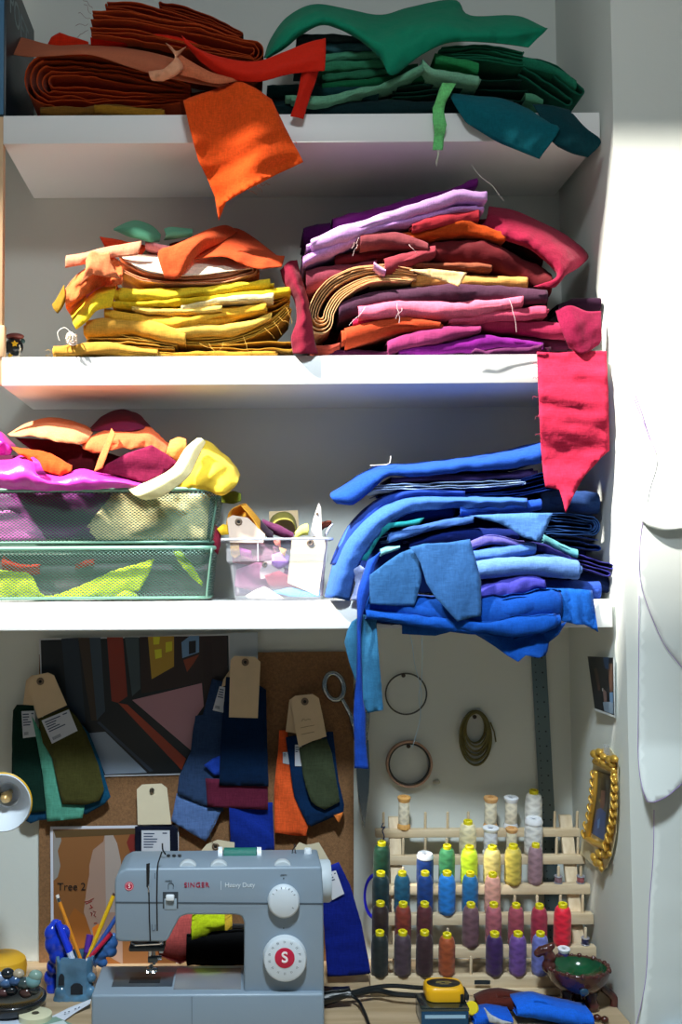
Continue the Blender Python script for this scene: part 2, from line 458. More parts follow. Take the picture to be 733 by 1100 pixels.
slo = bpy.data.objects.new('ceiling_spot', sl); COL.objects.link(slo); slo.location = (.05, -1.6, 2.93); slo.rotation_euler = (Vector((.08, -.22, .88)) - slo.location).to_track_quat('-Z', 'Y').to_euler()
wd = bpy.data.worlds.new('room_daylight'); SC.world = wd; wd.use_nodes = True
bg = wd.node_tree.nodes['Background']; bg.inputs[0].default_value = (.56, .84, 1.0, 1); bg.inputs[1].default_value = .095
cam = bpy.data.cameras.new('camera'); co = bpy.data.objects.new('camera', cam); COL.objects.link(co)
co.matrix_world = Matrix.Translation(CAM) @ RM.to_4x4()
cam.sensor_fit = 'VERTICAL'; cam.sensor_height = 24; cam.sensor_width = 16; cam.lens = F_PX / 1100 * 24
cam.shift_x = (366.5 - CX) / 1100; cam.shift_y = 0
cam.clip_start = .02
SC.camera = co
SC.view_settings.view_transform = 'Standard'; SC.view_settings.look = 'None'; SC.view_settings.exposure = 0; SC.view_settings.gamma = 1
SC.view_settings.use_curve_mapping = False
# ================================================================ top shelf, orange pile
GA = 'orange and rust cloths piled on the top shelf'
fold('dark olive brown cloth flat on the top shelf under the rust cloths', '#6e4a1c', [(38,119),(100,117),(150,117)], 10, -.285, group=GA)
fold('golden brown cloth corner peeping out at the shelf edge below the rust roll', '#94691f', [(100,116,.002),(130,117),(178,121,-.01)], [7,12,16], -.292, depth=.1, group=GA)
fold('big rust cloth folded into many layers, lowest thick roll on the top shelf left', '#b0431a', [(48,86),(85,86),(130,91),(205,99)], [56,58,46,22], -.27, n=5, mode='CL', group=GA, w=1.5)
sheet('small bright red cloth edge peeping above the sheer peach drape', '#cc2a12', [(55,40),(64,35),(95,45),(98,62),(60,60),(50,50)], -.18, wr=.003, group=GA)
fold('dark brown cloth pressed under the rust stack at the top of the frame', '#5e3018', [(96,50),(150,52),(205,54)], [12,14,12], -.25, group=GA)
fold('scarlet folded cloth just below the frayed rust stack', '#cf2410', [(94,42),(130,41),(175,40),(215,52)], [10,9,8,8], -.265, group=GA)
a = fold('rust cloth with frayed left edge folded in layers atop the orange pile', '#b4481f', [(93,24),(140,27),(200,38),(276,56)], [28,28,28,22], -.28, n=3, mode='CR', group=GA)
threads(a, '#6e2a14', [(96,20,-12,-6),(95,26,-14,2),(94,32,-10,8),(97,14,-6,-10),(100,8,-10,-8)], -.285)
fold('topmost rust cloth of the orange pile, with stepped left edge', '#ad4420', [(108,6),(150,10),(205,26),(256,42)], [16,20,18,10], -.25, n=4, mode='S', group=GA)
fold('narrow rust cloth behind the topmost rust stack at the frame edge', '#a03c1a', [(170,4),(215,16),(262,38)], [10,12,8], -.19, n=3, mode='S', group=GA)
loft('sheer peach cloth draped over the rust roll from the dark book', '#cf7a58',
     [[(0,33,-.12),(30,42,-.16),(60,49,-.2),(100,48,-.24),(150,54,-.27),(190,64,-.285),(225,78,-.29),(246,90,-.3)],
      [(0,44,-.16),(30,51,-.21),(58,55,-.27),(100,54,-.298),(145,62,-.306),(180,74,-.31),(212,86,-.31),(240,92,-.31)],
      [(0,56,-.2),(30,61,-.25),(56,60,-.29),(98,59,-.306),(138,72,-.306),(165,80,-.308),(200,88,-.31),(236,94,-.31)]], kind='sheer', group=GA, wr=.003)
loft('crumpled peach cloth knotted in a bow on the rust roll', '#efab84',
     [[(160,77,-.315),(166,76,-.32),(180,72,-.33),(200,50,-.33)],
      [(161,82,-.325),(170,80,-.34),(186,66,-.345),(190,55,-.34)],
      [(163,86,-.325),(176,86,-.335),(192,74,-.35),(184,50,-.335)],
      [(166,87,-.32),(184,83,-.325),(197,72,-.33),(178,46,-.325)]], kind='silk', group=GA, wr=.006, wl=.015)
loft('salmon cloth tail between the peach bow and the hanging orange piece', '#cf7450',
     [[(190,56,-.32),(205,66,-.322),(228,78,-.325),(252,84,-.325)], [(192,66,-.33),(210,76,-.333),(232,84,-.333),(256,84,-.328)], [(190,80,-.325),(208,84,-.328),(232,90,-.33),(258,87,-.325)]], group=GA, wr=.003)
loft('scarlet sash stretched from the orange pile to the green pile', '#e0260c',
     [[(195,38,-.30),(212,52,-.315),(240,62,-.325),(275,66,-.33),(305,56,-.335),(330,46,-.335),(350,41,-.335)],
      [(200,48,-.31),(220,60,-.33),(246,74,-.342),(280,76,-.345),(312,68,-.348),(335,62,-.348),(350,60,-.345)],
      [(210,60,-.305),(218,68,-.315),(240,82,-.325),(275,88,-.335),(310,80,-.34),(335,77,-.34),(349,76,-.34)]], kind='silk', group=GA, wr=.002)
loft('narrow scarlet strip that falls from the sash end to the shelf edge', '#d8240c',
     [[(349,44,-.328),(346,60,-.33),(340,85,-.325),(332,108,-.32),(326,128,-.318)], [(336,56,-.338),(333,70,-.338),(328,92,-.333),(322,110,-.328),(319,126,-.322)], [(325,74,-.33),(323,84,-.33),(320,100,-.326),(316,114,-.322),(312,125,-.318)]], kind='silk', group=GA, wr=.002, nv=10)
fold('small brown cloth tucked behind the hanging orange piece', '#7a3c20', [(240,86),(262,84),(276,90)], [10,14,8], -.30, depth=.1, group=GA)
a = sheet('bright orange cloth hanging in a point over the top shelf edge', '#e8541c', [(197,108),(212,102),(232,96),(256,86),(275,95),(292,107),(308,140),(326,174),(298,187),(275,199),(256,209),(243,217),(235,237),(231,212),(222,190),(213,172),(204,138)],
      lambda x, y: -.318 - .022 * math.sin(max(0, min(1, (y - 90) / 110)) * 2.2) - .012 * math.sin(x * .075), wr=.006, ang=-25, wl=20, group=GA, name='hanging_cloth')
threads(a, '#d8702c', [(275,199,6,7),(268,203,8,6),(280,197,10,2),(316,150,3,5)], -.33)
fold('brown cloth lying flat behind the hanging orange piece', '#5a2a16', [(180,108),(230,106),(290,112)], [20,26,16], -.24, n=3, mode='S', group=GA)

# ================================================================ top shelf, green pile
GB = 'green cloths piled on the top shelf'
fold('near black green cloth at the bottom of the green pile', '#10292c', [(282,113),(380,115),(470,112),(560,112)], [18,18,18,14], -.28, group=GB)
fold('dark teal cloth second from the bottom of the green pile, left half', '#123a3c', [(284,97),(340,96),(410,100)], [14,16,14], -.275, group=GB)
fold('deep green cloth in the shade under the emerald drape, lower right', '#0e3c30', [(420,100),(500,95),(568,98)], [14,26,36], -.272, n=3, mode='S', group=GB)
fold('slate grey cloth under the left fold of the emerald drape', '#46585c', [(318,40),(360,40),(412,46)], [12,14,8], -.24, group=GB)
fold('steel blue cloth edge below the slate grey one', '#3c6a72', [(338,50),(380,50),(420,58)], [8,9,6], -.255, group=GB)
fold('sea green cloth with a pale upper edge in the middle of the green pile', '#4e9878', [(344,60),(390,58),(430,62)], [9,10,8], -.265, n=2, group=GB)
fold('jade cloth layer in the middle of the green pile', '#35815f', [(344,72),(390,68),(440,66)], [9,10,8], -.27, n=2, group=GB)
fold('muted green cloth layer above the bottle green one', '#2b6e50', [(344,82),(390,78),(450,72)], [9,9,8], -.272, n=2, group=GB)
fold('bottle green cloth low in the green pile', '#15603c', [(342,92),(390,88),(460,80)], [9,10,10], -.278, n=2, group=GB)
fold('long pale green cloth strip waving across the front of the green pile', '#6aa888', [(304,104),(345,107),(384,98),(415,90),(440,79),(462,68)], [9,10,9,7,8,6], -.30, depth=.06, group=GB)
fold('rolled sage green cloth end under the point of the emerald drape', '#7db897', [(452,66),(466,77),(492,80),(518,84)], [9,12,13,11], -.305, depth=.08, group=GB)
fold('grass green cloth layer right of the sage roll', '#2a8a50', [(465,62),(495,66),(516,72)], [10,12,12], -.285, group=GB)
fold('dark green cloth folded in thin layers, top of the green pile right side', '#1d6e50', [(470,58),(515,56),(564,64)], [18,22,18], -.28, n=6, mode='S', group=GB)
fold('forest green cloth mass that slumps to the right end of the top shelf', '#16604a', [(560,68),(588,82),(618,104)], [28,44,34], -.262, n=4, mode='S', group=GB)
fold('mid green cloth laid over the slumped one at the right end', '#1f7458', [(556,62),(590,72),(621,92)], [10,12,8], -.27, n=2, group=GB)
fold('small rolled sage cloth low at the right of the green pile', '#4f9070', [(564,104),(574,106),(584,109)], [7,8,6], -.29, depth=.06, group=GB)
loft('large emerald sheer cloth draped over the green pile', '#0d8f6c',
     [[(284,62,-.27),(291,42,-.22),(308,19,-.17),(335,5,-.14),(365,8,-.13),(408,16,-.13),(440,8,-.12),(487,0,-.12),(505,17,-.14),(555,17,-.2),(588,31,-.25)],
      [(285,62,-.29),(296,44,-.29),(314,24,-.28),(340,13,-.27),(370,18,-.27),(405,30,-.27),(435,25,-.27),(480,18,-.26),(515,26,-.27),(555,26,-.28),(588,31,-.27)],
      [(286,62,-.295),(300,50,-.305),(320,32,-.31),(346,20,-.315),(376,28,-.325),(404,46,-.335),(430,46,-.335),(475,33,-.325),(515,36,-.31),(558,36,-.30),(588,32,-.28)],
      [(287,63,-.29),(306,52,-.29),(326,36,-.295),(350,27,-.305),(384,41,-.315),(408,62,-.325),(421,81,-.325),(452,60,-.32),(482,46,-.31),(525,46,-.30),(568,51,-.285)]], kind='silk', group=GB, wr=.009, nu=80, nv=30, wl=.045)
a = sheet('light green frayed strip hanging over the top shelf edge', '#79da84', [(475,89),(490,90),(484,101),(479,110),(477,120),(480,134),(477,148),(476,161),(465,161),(467,142),(465,128),(465,116),(469,106)], lambda x, y: -.312 - .006 * math.sin(y * .2), wr=.004, ang=90, wl=12, group=GB, name='hanging_cloth', step=3.5)
threads(a, '#cfe0c0', [(470,160,-1,18),(473,160,-3,14)], -.318)
loft('dark teal cloth flap hanging over the shelf edge under the green pile', '#10606c',
     [[(485,100,-.295),(510,103,-.30),(540,106,-.30),(568,117,-.30)], [(486,108,-.312),(512,116,-.326),(545,120,-.33),(592,133,-.325)], [(500,130,-.32),(530,142,-.33),(556,146,-.34),(601,139,-.33)], [(505,134,-.318),(534,152,-.325),(560,163,-.335),(580,171,-.328)]], group=GB, name='hanging_cloth', wr=.003)
loft('blackish teal cloth flap hanging at the right end of the top shelf', '#0c3c44',
     [[(572,112,-.29),(590,113,-.295),(612,118,-.295)], [(582,128,-.315),(605,130,-.32),(630,138,-.318)], [(592,150,-.325),(618,150,-.333),(646,152,-.322)], [(600,158,-.32),(615,165,-.325),(631,169,-.32)]], group=GB, name='hanging_cloth', wr=.003)

# ================================================================ middle shelf, orange and yellow pile
GC = 'orange and yellow cloths piled on the middle shelf'
a = fold('tan cloth with frayed left end, lowest of the yellow pile', '#cf9c40', [(53,377),(85,375),(116,374),(170,378)], [10,13,12,6], -.30, group=GC)
threads(a, '#c89838', [(54,380,-5,4),(56,376,-6,0),(60,381,-3,4)], -.305)
fold('thin ochre cloth lying flat along the shelf edge', '#bd8d30', [(110,380),(200,380),(300,379)], 5, -.295, group=GC)
fold('ochre cloth with an open loop at its right end by the crimson curl', '#bf9034', [(225,373),(275,373),(313,371)], [10,14,17], -.285, n=2, mode='S', group=GC)
fold('tan cloth folded in three above the lowest tan one', '#d6a94c', [(94,366),(130,366),(190,372)], [18,16,8], -.288, n=4, mode='S', group=GC)
fold('wide mustard cloth with a smooth front fold and dark hollow below', '#dca544', [(88,353),(120,349),(160,352),(200,363)], [22,22,22,14], -.298, n=2, group=GC)
a = fold('ochre cloth in frayed layers curving up at the right of the yellow pile', '#d0a03c', [(180,364),(225,366),(262,360),(292,347),(314,326)], [14,14,12,12,10], -.285, n=5, mode='S', group=GC)
threads(a, '#d8a848', [(225,368,8,14),(262,362,6,20),(295,345,8,14),(300,340,12,10),(308,330,6,18),(285,352,10,12),(215,368,18,10),(240,368,-4,12)], -.30)
fold('pale mustard cloth with a broad flat front', '#e0b654', [(182,357),(220,355),(256,352),(296,338)], [12,17,16,8], -.295, group=GC)
fold('golden yellow cloth with a slanting lower edge', '#f2b83c', [(106,334),(140,342),(190,346),(235,338),(296,330)], [10,16,18,20,8], -.295, n=2, group=GC, w=1.6)
fold('butter yellow thin cloth between the yellow rolls', '#f6d06a', [(140,331),(190,334),(240,330)], [6,8,7], -.30, group=GC)
fold('cream cloth with a crisp square end at the right of the yellow pile', '#f7e2a6', [(190,330),(240,322),(296,319)], [8,10,11], -.302, n=2, group=GC)
fold('orange gold cloth edge beside the cream square end', '#eeb040', [(270,326),(290,330),(310,322)], [12,18,10], -.275, n=3, mode='S', group=GC)
fold('lemon yellow rolled cloth, upper of the two yellow rolls', '#f7d838', [(120,315),(160,316),(210,312),(297,303)], [14,13,11,10], -.302, n=3, group=GC)
fold('bright yellow cloth under the lemon roll', '#f3cc2c', [(112,326),(170,326),(230,320),(316,312)], [8,10,10,8], -.30, n=2, group=GC)
loft('yellow cloth that spills down the left side of the yellow pile', '#f7da34', [[(124,304,-.27),(105,308,-.27),(90,320,-.265),(76,336,-.26)], [(124,312,-.305),(106,320,-.31),(92,336,-.31),(78,346,-.30)], [(120,330,-.30),(104,334,-.31),(94,345,-.31),(82,354,-.30)]], group=GC, wr=.004)
# loose thread ball
mb = MB(); rd = random.Random(4)
c0 = W(77, 364, -.31)
for k in range(9):
    ax = Vector((rd.uniform(-1, 1), rd.uniform(-1, 1), rd.uniform(-1, 1))).normalized(); r = rd.uniform(.006, .013)
    q = ax.to_track_quat('Z', 'Y')
    mb.tube([c0 + q @ Vector((r * math.cos(a * .5), r * math.sin(a * .5), .002 * math.sin(a * 1.7))) for a in range(13)], .0011, 5)
mb.tube(catmull([W(80, 362, -.31), W(70, 352, -.31), W(62, 357, -.31), W(64, 366, -.31)], 12), .0007, 5)
tag(mb.out('thread_ball', plain('#f3eee4', .9)), 'small white tangle of thread at the left edge of the yellow pile', 'thread')
loft('olive brown cloth end jutting out left of the orange drape', '#967222', [[(56,327,-.30),(60,322,-.302),(69,306,-.30)], [(58,333,-.31),(65,328,-.315),(70,315,-.31)], [(62,337,-.31),(66,332,-.312),(70,324,-.31)]], group=GC, nu=20, nv=8)
loft('orange cloth bunched in folds at the left of the orange heap', '#ee7c46',
     [[(95,286,-.28),(104,278,-.29),(118,275,-.30),(131,283,-.30)], [(82,296,-.30),(100,290,-.325),(114,288,-.31),(132,300,-.31)], [(70,312,-.30),(92,303,-.325),(106,303,-.305),(128,306,-.305)], [(71,328,-.30),(84,320,-.32),(94,316,-.305),(108,308,-.30)]], group=GC, wr=.008, wl=.02)
fold('small orange cloth roll under the bunched orange folds', '#ea6f3c', [(70,326),(82,318),(94,312)], [12,12,8], -.285, depth=.08, group=GC)
fold('magenta cloth scrap squeezed between orange and yellow', '#c01a96', [(87,310),(97,306),(112,302)], [10,11,8], -.29, depth=.08, group=GC)
fold('pink cloth scrap beside the magenta one', '#e88898', [(92,318),(100,312),(124,302)], [8,8,10], -.282, depth=.1, group=GC)
fold('peach cloth with a sagging fold across the orange heap', '#f4b084', [(119,276),(135,287),(160,297),(200,300),(240,298),(274,288)], [11,11,10,9,10,10], -.30, n=2, mode='CR', group=GC)
fold('orange cloth lying behind the peach sagging fold, right half', '#e88450', [(215,296),(250,300),(275,290)], [10,16,18], -.28, n=3, mode='S', group=GC)
loft('cream white cloth laid open on the orange heap', '#f8e2cc', [[(128,270,-.2),(160,268,-.2),(200,270,-.2),(272,280,-.22)], [(130,274,-.27),(162,280,-.28),(205,282,-.285),(272,284,-.28)], [(134,280,-.30),(164,292,-.312),(205,296,-.314),(272,288,-.30)]], group=GC, wr=.003)
loft('coral strip with a square end pointing left on the orange heap', '#f09a78', [[(71,275,-.31),(90,272,-.31),(112,266,-.305),(152,259,-.30)], [(70,280,-.318),(92,277,-.318),(112,272,-.312),(151,266,-.306)], [(70,288,-.315),(95,283,-.315),(114,278,-.31),(148,274,-.305)]], group=GC, nv=8)
loft('coral ribbon loop standing on the left of the orange heap', '#ee8a5c', [[(92,280,-.325),(98,270,-.33),(108,272,-.325),(118,270,-.32)], [(92,290,-.335),(97,284,-.34),(106,290,-.34),(120,284,-.33)], [(86,306,-.33),(98,296,-.338),(104,296,-.338),(130,300,-.325)]], group=GC, wr=.004)
sheet('rust red cloth tip at the upper left of the orange heap', '#c64022', [(107,254),(120,256),(140,260),(160,264),(150,277),(135,274),(120,268),(113,266)], -.25, wr=.006, group=GC)
fold('dusky pink cloth strip under the seafoam cloth', '#c87a80', [(156,263),(172,266),(192,270)], [7,10,8], -.26, depth=.08, group=GC)
loft('seafoam green cloth puffed up on top of the orange heap', '#63b08e', [[(122,246,-.2),(136,239,-.18),(148,237,-.17),(164,243,-.18),(173,252,-.2)], [(123,247,-.23),(136,245,-.25),(148,245,-.26),(160,250,-.26),(172,257,-.24)], [(122,247,-.22),(138,254,-.25),(150,257,-.27),(162,260,-.265),(171,260,-.24)]], kind='silk', group=GC)
loft('seafoam ribbon loop beside the puffed seafoam cloth', '#6db896', [[(176,246,-.22),(184,244,-.22),(195,245,-.22),(207,246,-.22)], [(178,252,-.25),(186,250,-.25),(196,250,-.25),(207,250,-.24)], [(176,258,-.24),(186,257,-.24),(198,255,-.24),(206,254,-.23)]], kind='silk', group=GC, nv=8)
sheet('rust cloth in the hollow between the two rust flaps, darkened for shade', '#7a2a12', [(182,262),(205,256),(235,252),(270,262),(290,276),(285,286),(240,284),(205,290),(186,286)], -.22, wr=.004, group=GC)  # shade of the hollow is put into this darker rust colour
sheet('dark green cloth edge behind the rust flaps', '#245848', [(246,246),(262,248),(277,258),(300,277),(290,280),(270,266),(250,256)], -.2, wr=.003, group=GC)
loft('rust cloth flap folded forward over the orange heap', '#d2552c', [[(200,258,-.26),(222,247,-.24),(242,242,-.22),(256,248,-.22)], [(186,264,-.305),(212,256,-.30),(230,254,-.28),(242,258,-.26)], [(170,271,-.315),(194,274,-.325),(208,272,-.315),(222,268,-.29)], [(177,299,-.32),(190,299,-.325),(198,292,-.322),(207,279,-.31)]], group=GC, wr=.004)
loft('rust cloth flap sloping down to the right of the orange heap', '#c24a24', [[(236,246,-.2),(256,246,-.2),(276,258,-.21),(303,279,-.24)], [(226,266,-.27),(250,264,-.28),(280,276,-.29),(306,275,-.27)], [(206,279,-.30),(240,276,-.315),(272,288,-.32),(303,287,-.30)]], group=GC, wr=.004)
# ================================================================ middle shelf, red and purple pile
GD = 'red and purple cloths piled on the middle shelf'
fold('dark plum cloth, lowest of the red pile, flat on the shelf', '#4a1236', [(346,379),(440,379),(520,378),(600,377)], [8,9,9,8], -.285, group=GD)
fold('purple cloth near the bottom of the red pile, right of centre', '#98249c', [(424,377),(470,374),(510,369),(540,366),(585,371)], [8,13,15,13,6], -.295, n=2, group=GD)
sheet('dusty plum scrap with torn edges at the foot of the red pile', '#8a4078', [(506,379),(511,374),(522,377),(540,374),(570,373),(584,369),(581,377),(560,380),(520,381)], -.312, wr=.004, group=GD, step=3.5)
fold('magenta rose cloth with a rolled left end near the pile foot', '#b3427e', [(416,374),(432,367),(470,360),(520,352)], [13,16,15,8], -.30, n=3, group=GD)
fold('wine cloth in the shade at the lower right of the red pile', '#5e1a3c', [(530,372),(575,368),(618,370)], [12,16,12], -.275, group=GD)
fold('orange red cloth with a rolled left end', '#d4502e', [(366,363),(392,355),(430,347),(478,350)], [22,22,15,7], -.302, n=3, group=GD)
fold('rust red cloth curl at the bottom left of the red pile', '#b04838', [(334,374),(350,375),(366,370)], [10,12,8], -.29, n=2, group=GD)
fold('rose red cloth layer on the lower right of the red pile', '#c43460', [(500,344),(550,349),(616,356)], [10,16,15], -.29, n=2, group=GD)
fold('coral pink cloth with a folded right tip', '#e0597c', [(478,346),(515,341),(550,336),(595,333)], [8,13,14,11], -.30, n=2, group=GD)
fold('hot pink cloth edge under the pale pink roll', '#d82a58', [(378,346),(420,341),(478,340)], [9,9,6], -.292, group=GD)
pk = fold('pale pink rolled cloth with a stitched seam', '#e8708c', [(385,335),(430,331),(500,331),(563,323)], [16,18,18,13], -.308, n=2, group=GD)
fold('greyish plum cloth, long roll across the middle of the red pile', '#664058', [(362,334),(385,325),(430,317),(500,314),(560,316),(600,320)], [22,20,18,19,17,13], -.298, n=2, group=GD)
fold('peach beige cloth with loops hanging at its left end', '#eebb86', [(344,346),(347,330),(360,311),(385,297),(415,293),(450,297)], [26,26,24,20,18,12], -.30, n=5, mode='CL', group=GD, w=.8)
fold('golden tan cloth continuing the beige one to the right', '#dc9c56', [(440,302),(480,300),(520,302),(572,303)], [14,15,14,12], -.285, n=2, group=GD)
sheet('small beige triangular cloth tip hanging in the middle of the red pile', '#f0c890', [(440,290),(465,289),(502,293),(493,308),(480,303),(462,298)], -.318, wr=.004, group=GD, step=3.5)
fold('terracotta thin folded cloth above the tan one', '#a85e44', [(440,284),(480,285),(530,288)], [7,8,8], -.29, n=2, group=GD)
fold('wine coloured cloth with a square left end behind the beige loops', '#9c4458', [(327,301),(360,296),(408,284)], [26,24,14], -.285, n=2, group=GD)
fold('dusky wine cloth below the square ended one', '#6e2a3c', [(350,318),(376,310),(400,306)], [20,14,8], -.27, group=GD)
fold('brick rose cloth roll in the middle of the red pile', '#b04854', [(411,287),(436,279),(472,267)], [18,17,11], -.305, n=2, group=GD)
fold('small lilac cloth tab under the brick rose roll', '#d8a8dc', [(402,284),(410,290),(415,293)], [7,8,6], -.312, depth=.05, group=GD)
fold('maroon cloth in the gap under the dusky rose roll', '#7a202c', [(358,280),(385,275),(430,270)], [14,15,12], -.275, n=2, group=GD)
dr = fold('dusky rose rolled cloth with a curled left end', '#a8525a', [(383,258),(415,255),(440,258),(462,266)], [17,18,16,10], -.304, n=3, group=GD)
fold('silky oxblood cloth, thick and wrinkled, right of the red pile', '#86202a', [(452,275),(500,270),(555,281),(594,303)], [18,26,30,26], -.285, n=2, kind='silk', group=GD, w=2.4)
fold('bright orange cloth with a wavy fold under the lilac ones', '#d9551f', [(420,254),(460,250),(502,243),(548,256)], [7,14,12,8], -.295, n=2, group=GD, w=1.5)
fold('crimson cloth roll with an open end beside the lilac end', '#cf3a48', [(440,245),(480,235),(518,230)], [6,13,13], -.302, n=3, group=GD)
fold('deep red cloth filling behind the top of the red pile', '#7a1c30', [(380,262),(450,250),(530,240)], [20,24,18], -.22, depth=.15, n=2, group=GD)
fold('lower lilac cloth fold running up to the right', '#d59be6', [(322,282),(345,270),(398,247),(440,237),(490,224),(527,223)], [12,13,8,8,9,8], -.30, n=2, group=GD)
fold('upper lilac cloth with a peaked right end, top of the red pile', '#dba8ea', [(326,264),(362,252),(415,234),(478,214),(494,209),(531,209)], [15,17,14,13,13,11], -.308, n=3, group=GD)
fold('deep purple cloth under and behind the upper lilac one', '#86188a', [(352,246),(385,234),(430,222),(478,208),(523,192)], [20,17,16,12,5], -.27, n=2, kind='silk', group=GD)
fold('dark violet cloth end at the far left of the purple cloth', '#4c1054', [(325,254),(340,250),(356,244)], [16,20,16], -.262, depth=.1, group=GD)
fold('dark red cloth stuffed inside the crimson curl at the right of the red pile', '#64182a', [(528,236),(556,246),(588,272)], [16,26,30], -.25, depth=.14, n=2, group=GD)
loft('crimson cloth curling round the right side of the red pile', '#b4284c',
     [[(526,222,-.2),(552,226,-.2),(580,238,-.2),(609,253,-.2),(632,274,-.21),(622,287,-.24),(604,296,-.26)],
      [(524,229,-.25),(549,236,-.27),(582,250,-.28),(604,266,-.285),(618,280,-.28),(612,291,-.29),(600,302,-.29)],
      [(522,238,-.27),(544,248,-.30),(572,260,-.31),(590,274,-.315),(602,286,-.315),(604,297,-.315),(594,309,-.31)],
      [(512,246,-.265),(536,256,-.29),(566,266,-.30),(584,279,-.305),(595,290,-.308),(597,299,-.31),(574,308,-.31)]], group=GD, wr=.004, nu=60)
fold('blackish plum cloth end in the shade by the right wall', '#381a34', [(600,331),(622,326),(646,326)], [10,16,14], -.27, n=2, group=GD)
loft('raspberry cloth folded back in a pleat at the right end of the red pile', '#a82450', [[(597,334,-.29),(612,328,-.30),(630,334,-.30),(646,334,-.29)], [(602,350,-.305),(616,346,-.315),(630,352,-.31),(646,350,-.30)], [(608,366,-.305),(618,366,-.315),(630,372,-.313),(646,364,-.30)], [(612,374,-.30),(622,380,-.31),(630,379,-.31),(643,370,-.30)]], group=GD, wr=.003, wl=.04)
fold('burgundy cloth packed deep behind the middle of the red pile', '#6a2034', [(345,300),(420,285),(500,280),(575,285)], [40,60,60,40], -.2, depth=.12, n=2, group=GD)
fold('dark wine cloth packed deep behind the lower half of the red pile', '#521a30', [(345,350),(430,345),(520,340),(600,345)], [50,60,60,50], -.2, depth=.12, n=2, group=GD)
loft('crimson cloth end curling down between the yellow and red piles', '#9c2640', [[(301,290,-.28),(306,306,-.285),(316,322,-.29),(319,343,-.295),(313,362,-.30),(315,380,-.30)], [(310,281,-.29),(316,300,-.31),(325,322,-.318),(326,344,-.32),(324,362,-.32),(326,380,-.318)], [(319,279,-.275),(324,298,-.29),(331,322,-.298),(335,345,-.30),(338,366,-.305),(342,380,-.305)]], group=GD, wr=.006)
a = sheet('large crimson cloth with a pointed tip hanging over the middle shelf edge', '#df3358',
      [(577,378),(600,379),(626,377),(652,377),(654,430),(655,484),(646,492),(637,502),(628,512),(620,525),(613,540),(608,551),(604,535),(601,526),(586,523),(583,500),(581,476),(579,430)],
      lambda x, y: -.308 - .014 * min(1, max(0, (y - 380) / 22)) - .006 * math.sin(y * .06), wr=.006, ang=8, wl=15, group=GD, name='hanging_cloth')
threads(a, '#c83a58', [(578,405,-6,2),(579,425,-7,4),(580,445,-5,6),(581,465,-6,3),(578,392,-6,-1)], -.322)

threads(pk, '#f2d8dc', [(427,326,2,20),(432,330,-6,12),(548,322,8,34),(392,330,-16,20)], -.33)
threads(dr, '#e8c8c8', [(386,256,-8,10),(440,262,8,12),(384,262,-6,12)], -.32)

# ================================================================ lowest shelf, mesh trays
MESH = None
def meshmat(col):
    m, n, l, b = newmat('wire_mesh')
    b.inputs['Base Color'].default_value = lin(col); b.inputs['Roughness'].default_value = .45; b.inputs['Metallic'].default_value = .2
    tc = n.new('ShaderNodeTexCoord'); sp = n.new('ShaderNodeSeparateXYZ'); l.new(tc.outputs['Object'], sp.inputs[0])
    def mth(op, a, bb=None):
        q = n.new('ShaderNodeMath'); q.operation = op
        for i, v in ((0, a), (1, bb)):
            if v is None: continue
            if isinstance(v, (int, float)): q.inputs[i].default_value = v
            else: l.new(v, q.inputs[i])
        return q.outputs[0]
    h = mth('ADD', sp.outputs['X'], sp.outputs['Y'])
    k = 2 * math.pi / .0078
    a1 = mth('SINE', mth('MULTIPLY', mth('ADD', h, mth('MULTIPLY', sp.outputs['Z'], 1.4)), k))
    a2 = mth('SINE', mth('MULTIPLY', mth('SUBTRACT', h, mth('MULTIPLY', sp.outputs['Z'], 1.4)), k))
    hole = mth('GREATER_THAN', mth('ADD', a1, a2), -.55)
    tr = n.new('ShaderNodeBsdfTransparent'); mx = n.new('ShaderNodeMixShader')
    l.new(hole, mx.inputs[0]); l.new(b.outputs[0], mx.inputs[1]); l.new(tr.outputs[0], mx.inputs[2]); l.new(mx.outputs[0], n['Material Output'].inputs['Surface'])
    return m
def rrect(x0, x1, y0, y1, r, n=6):
    P = []
    for cx, cy, a0 in ((x1 - r, y1 - r, 0), (x0 + r, y1 - r, 90), (x0 + r, y0 + r, 180), (x1 - r, y0 + r, 270)):
        for k in range(n + 1):
            a = math.radians(a0 + 90 * k / n); P.append((cx + r * math.cos(a), cy + r * math.sin(a)))
    return P
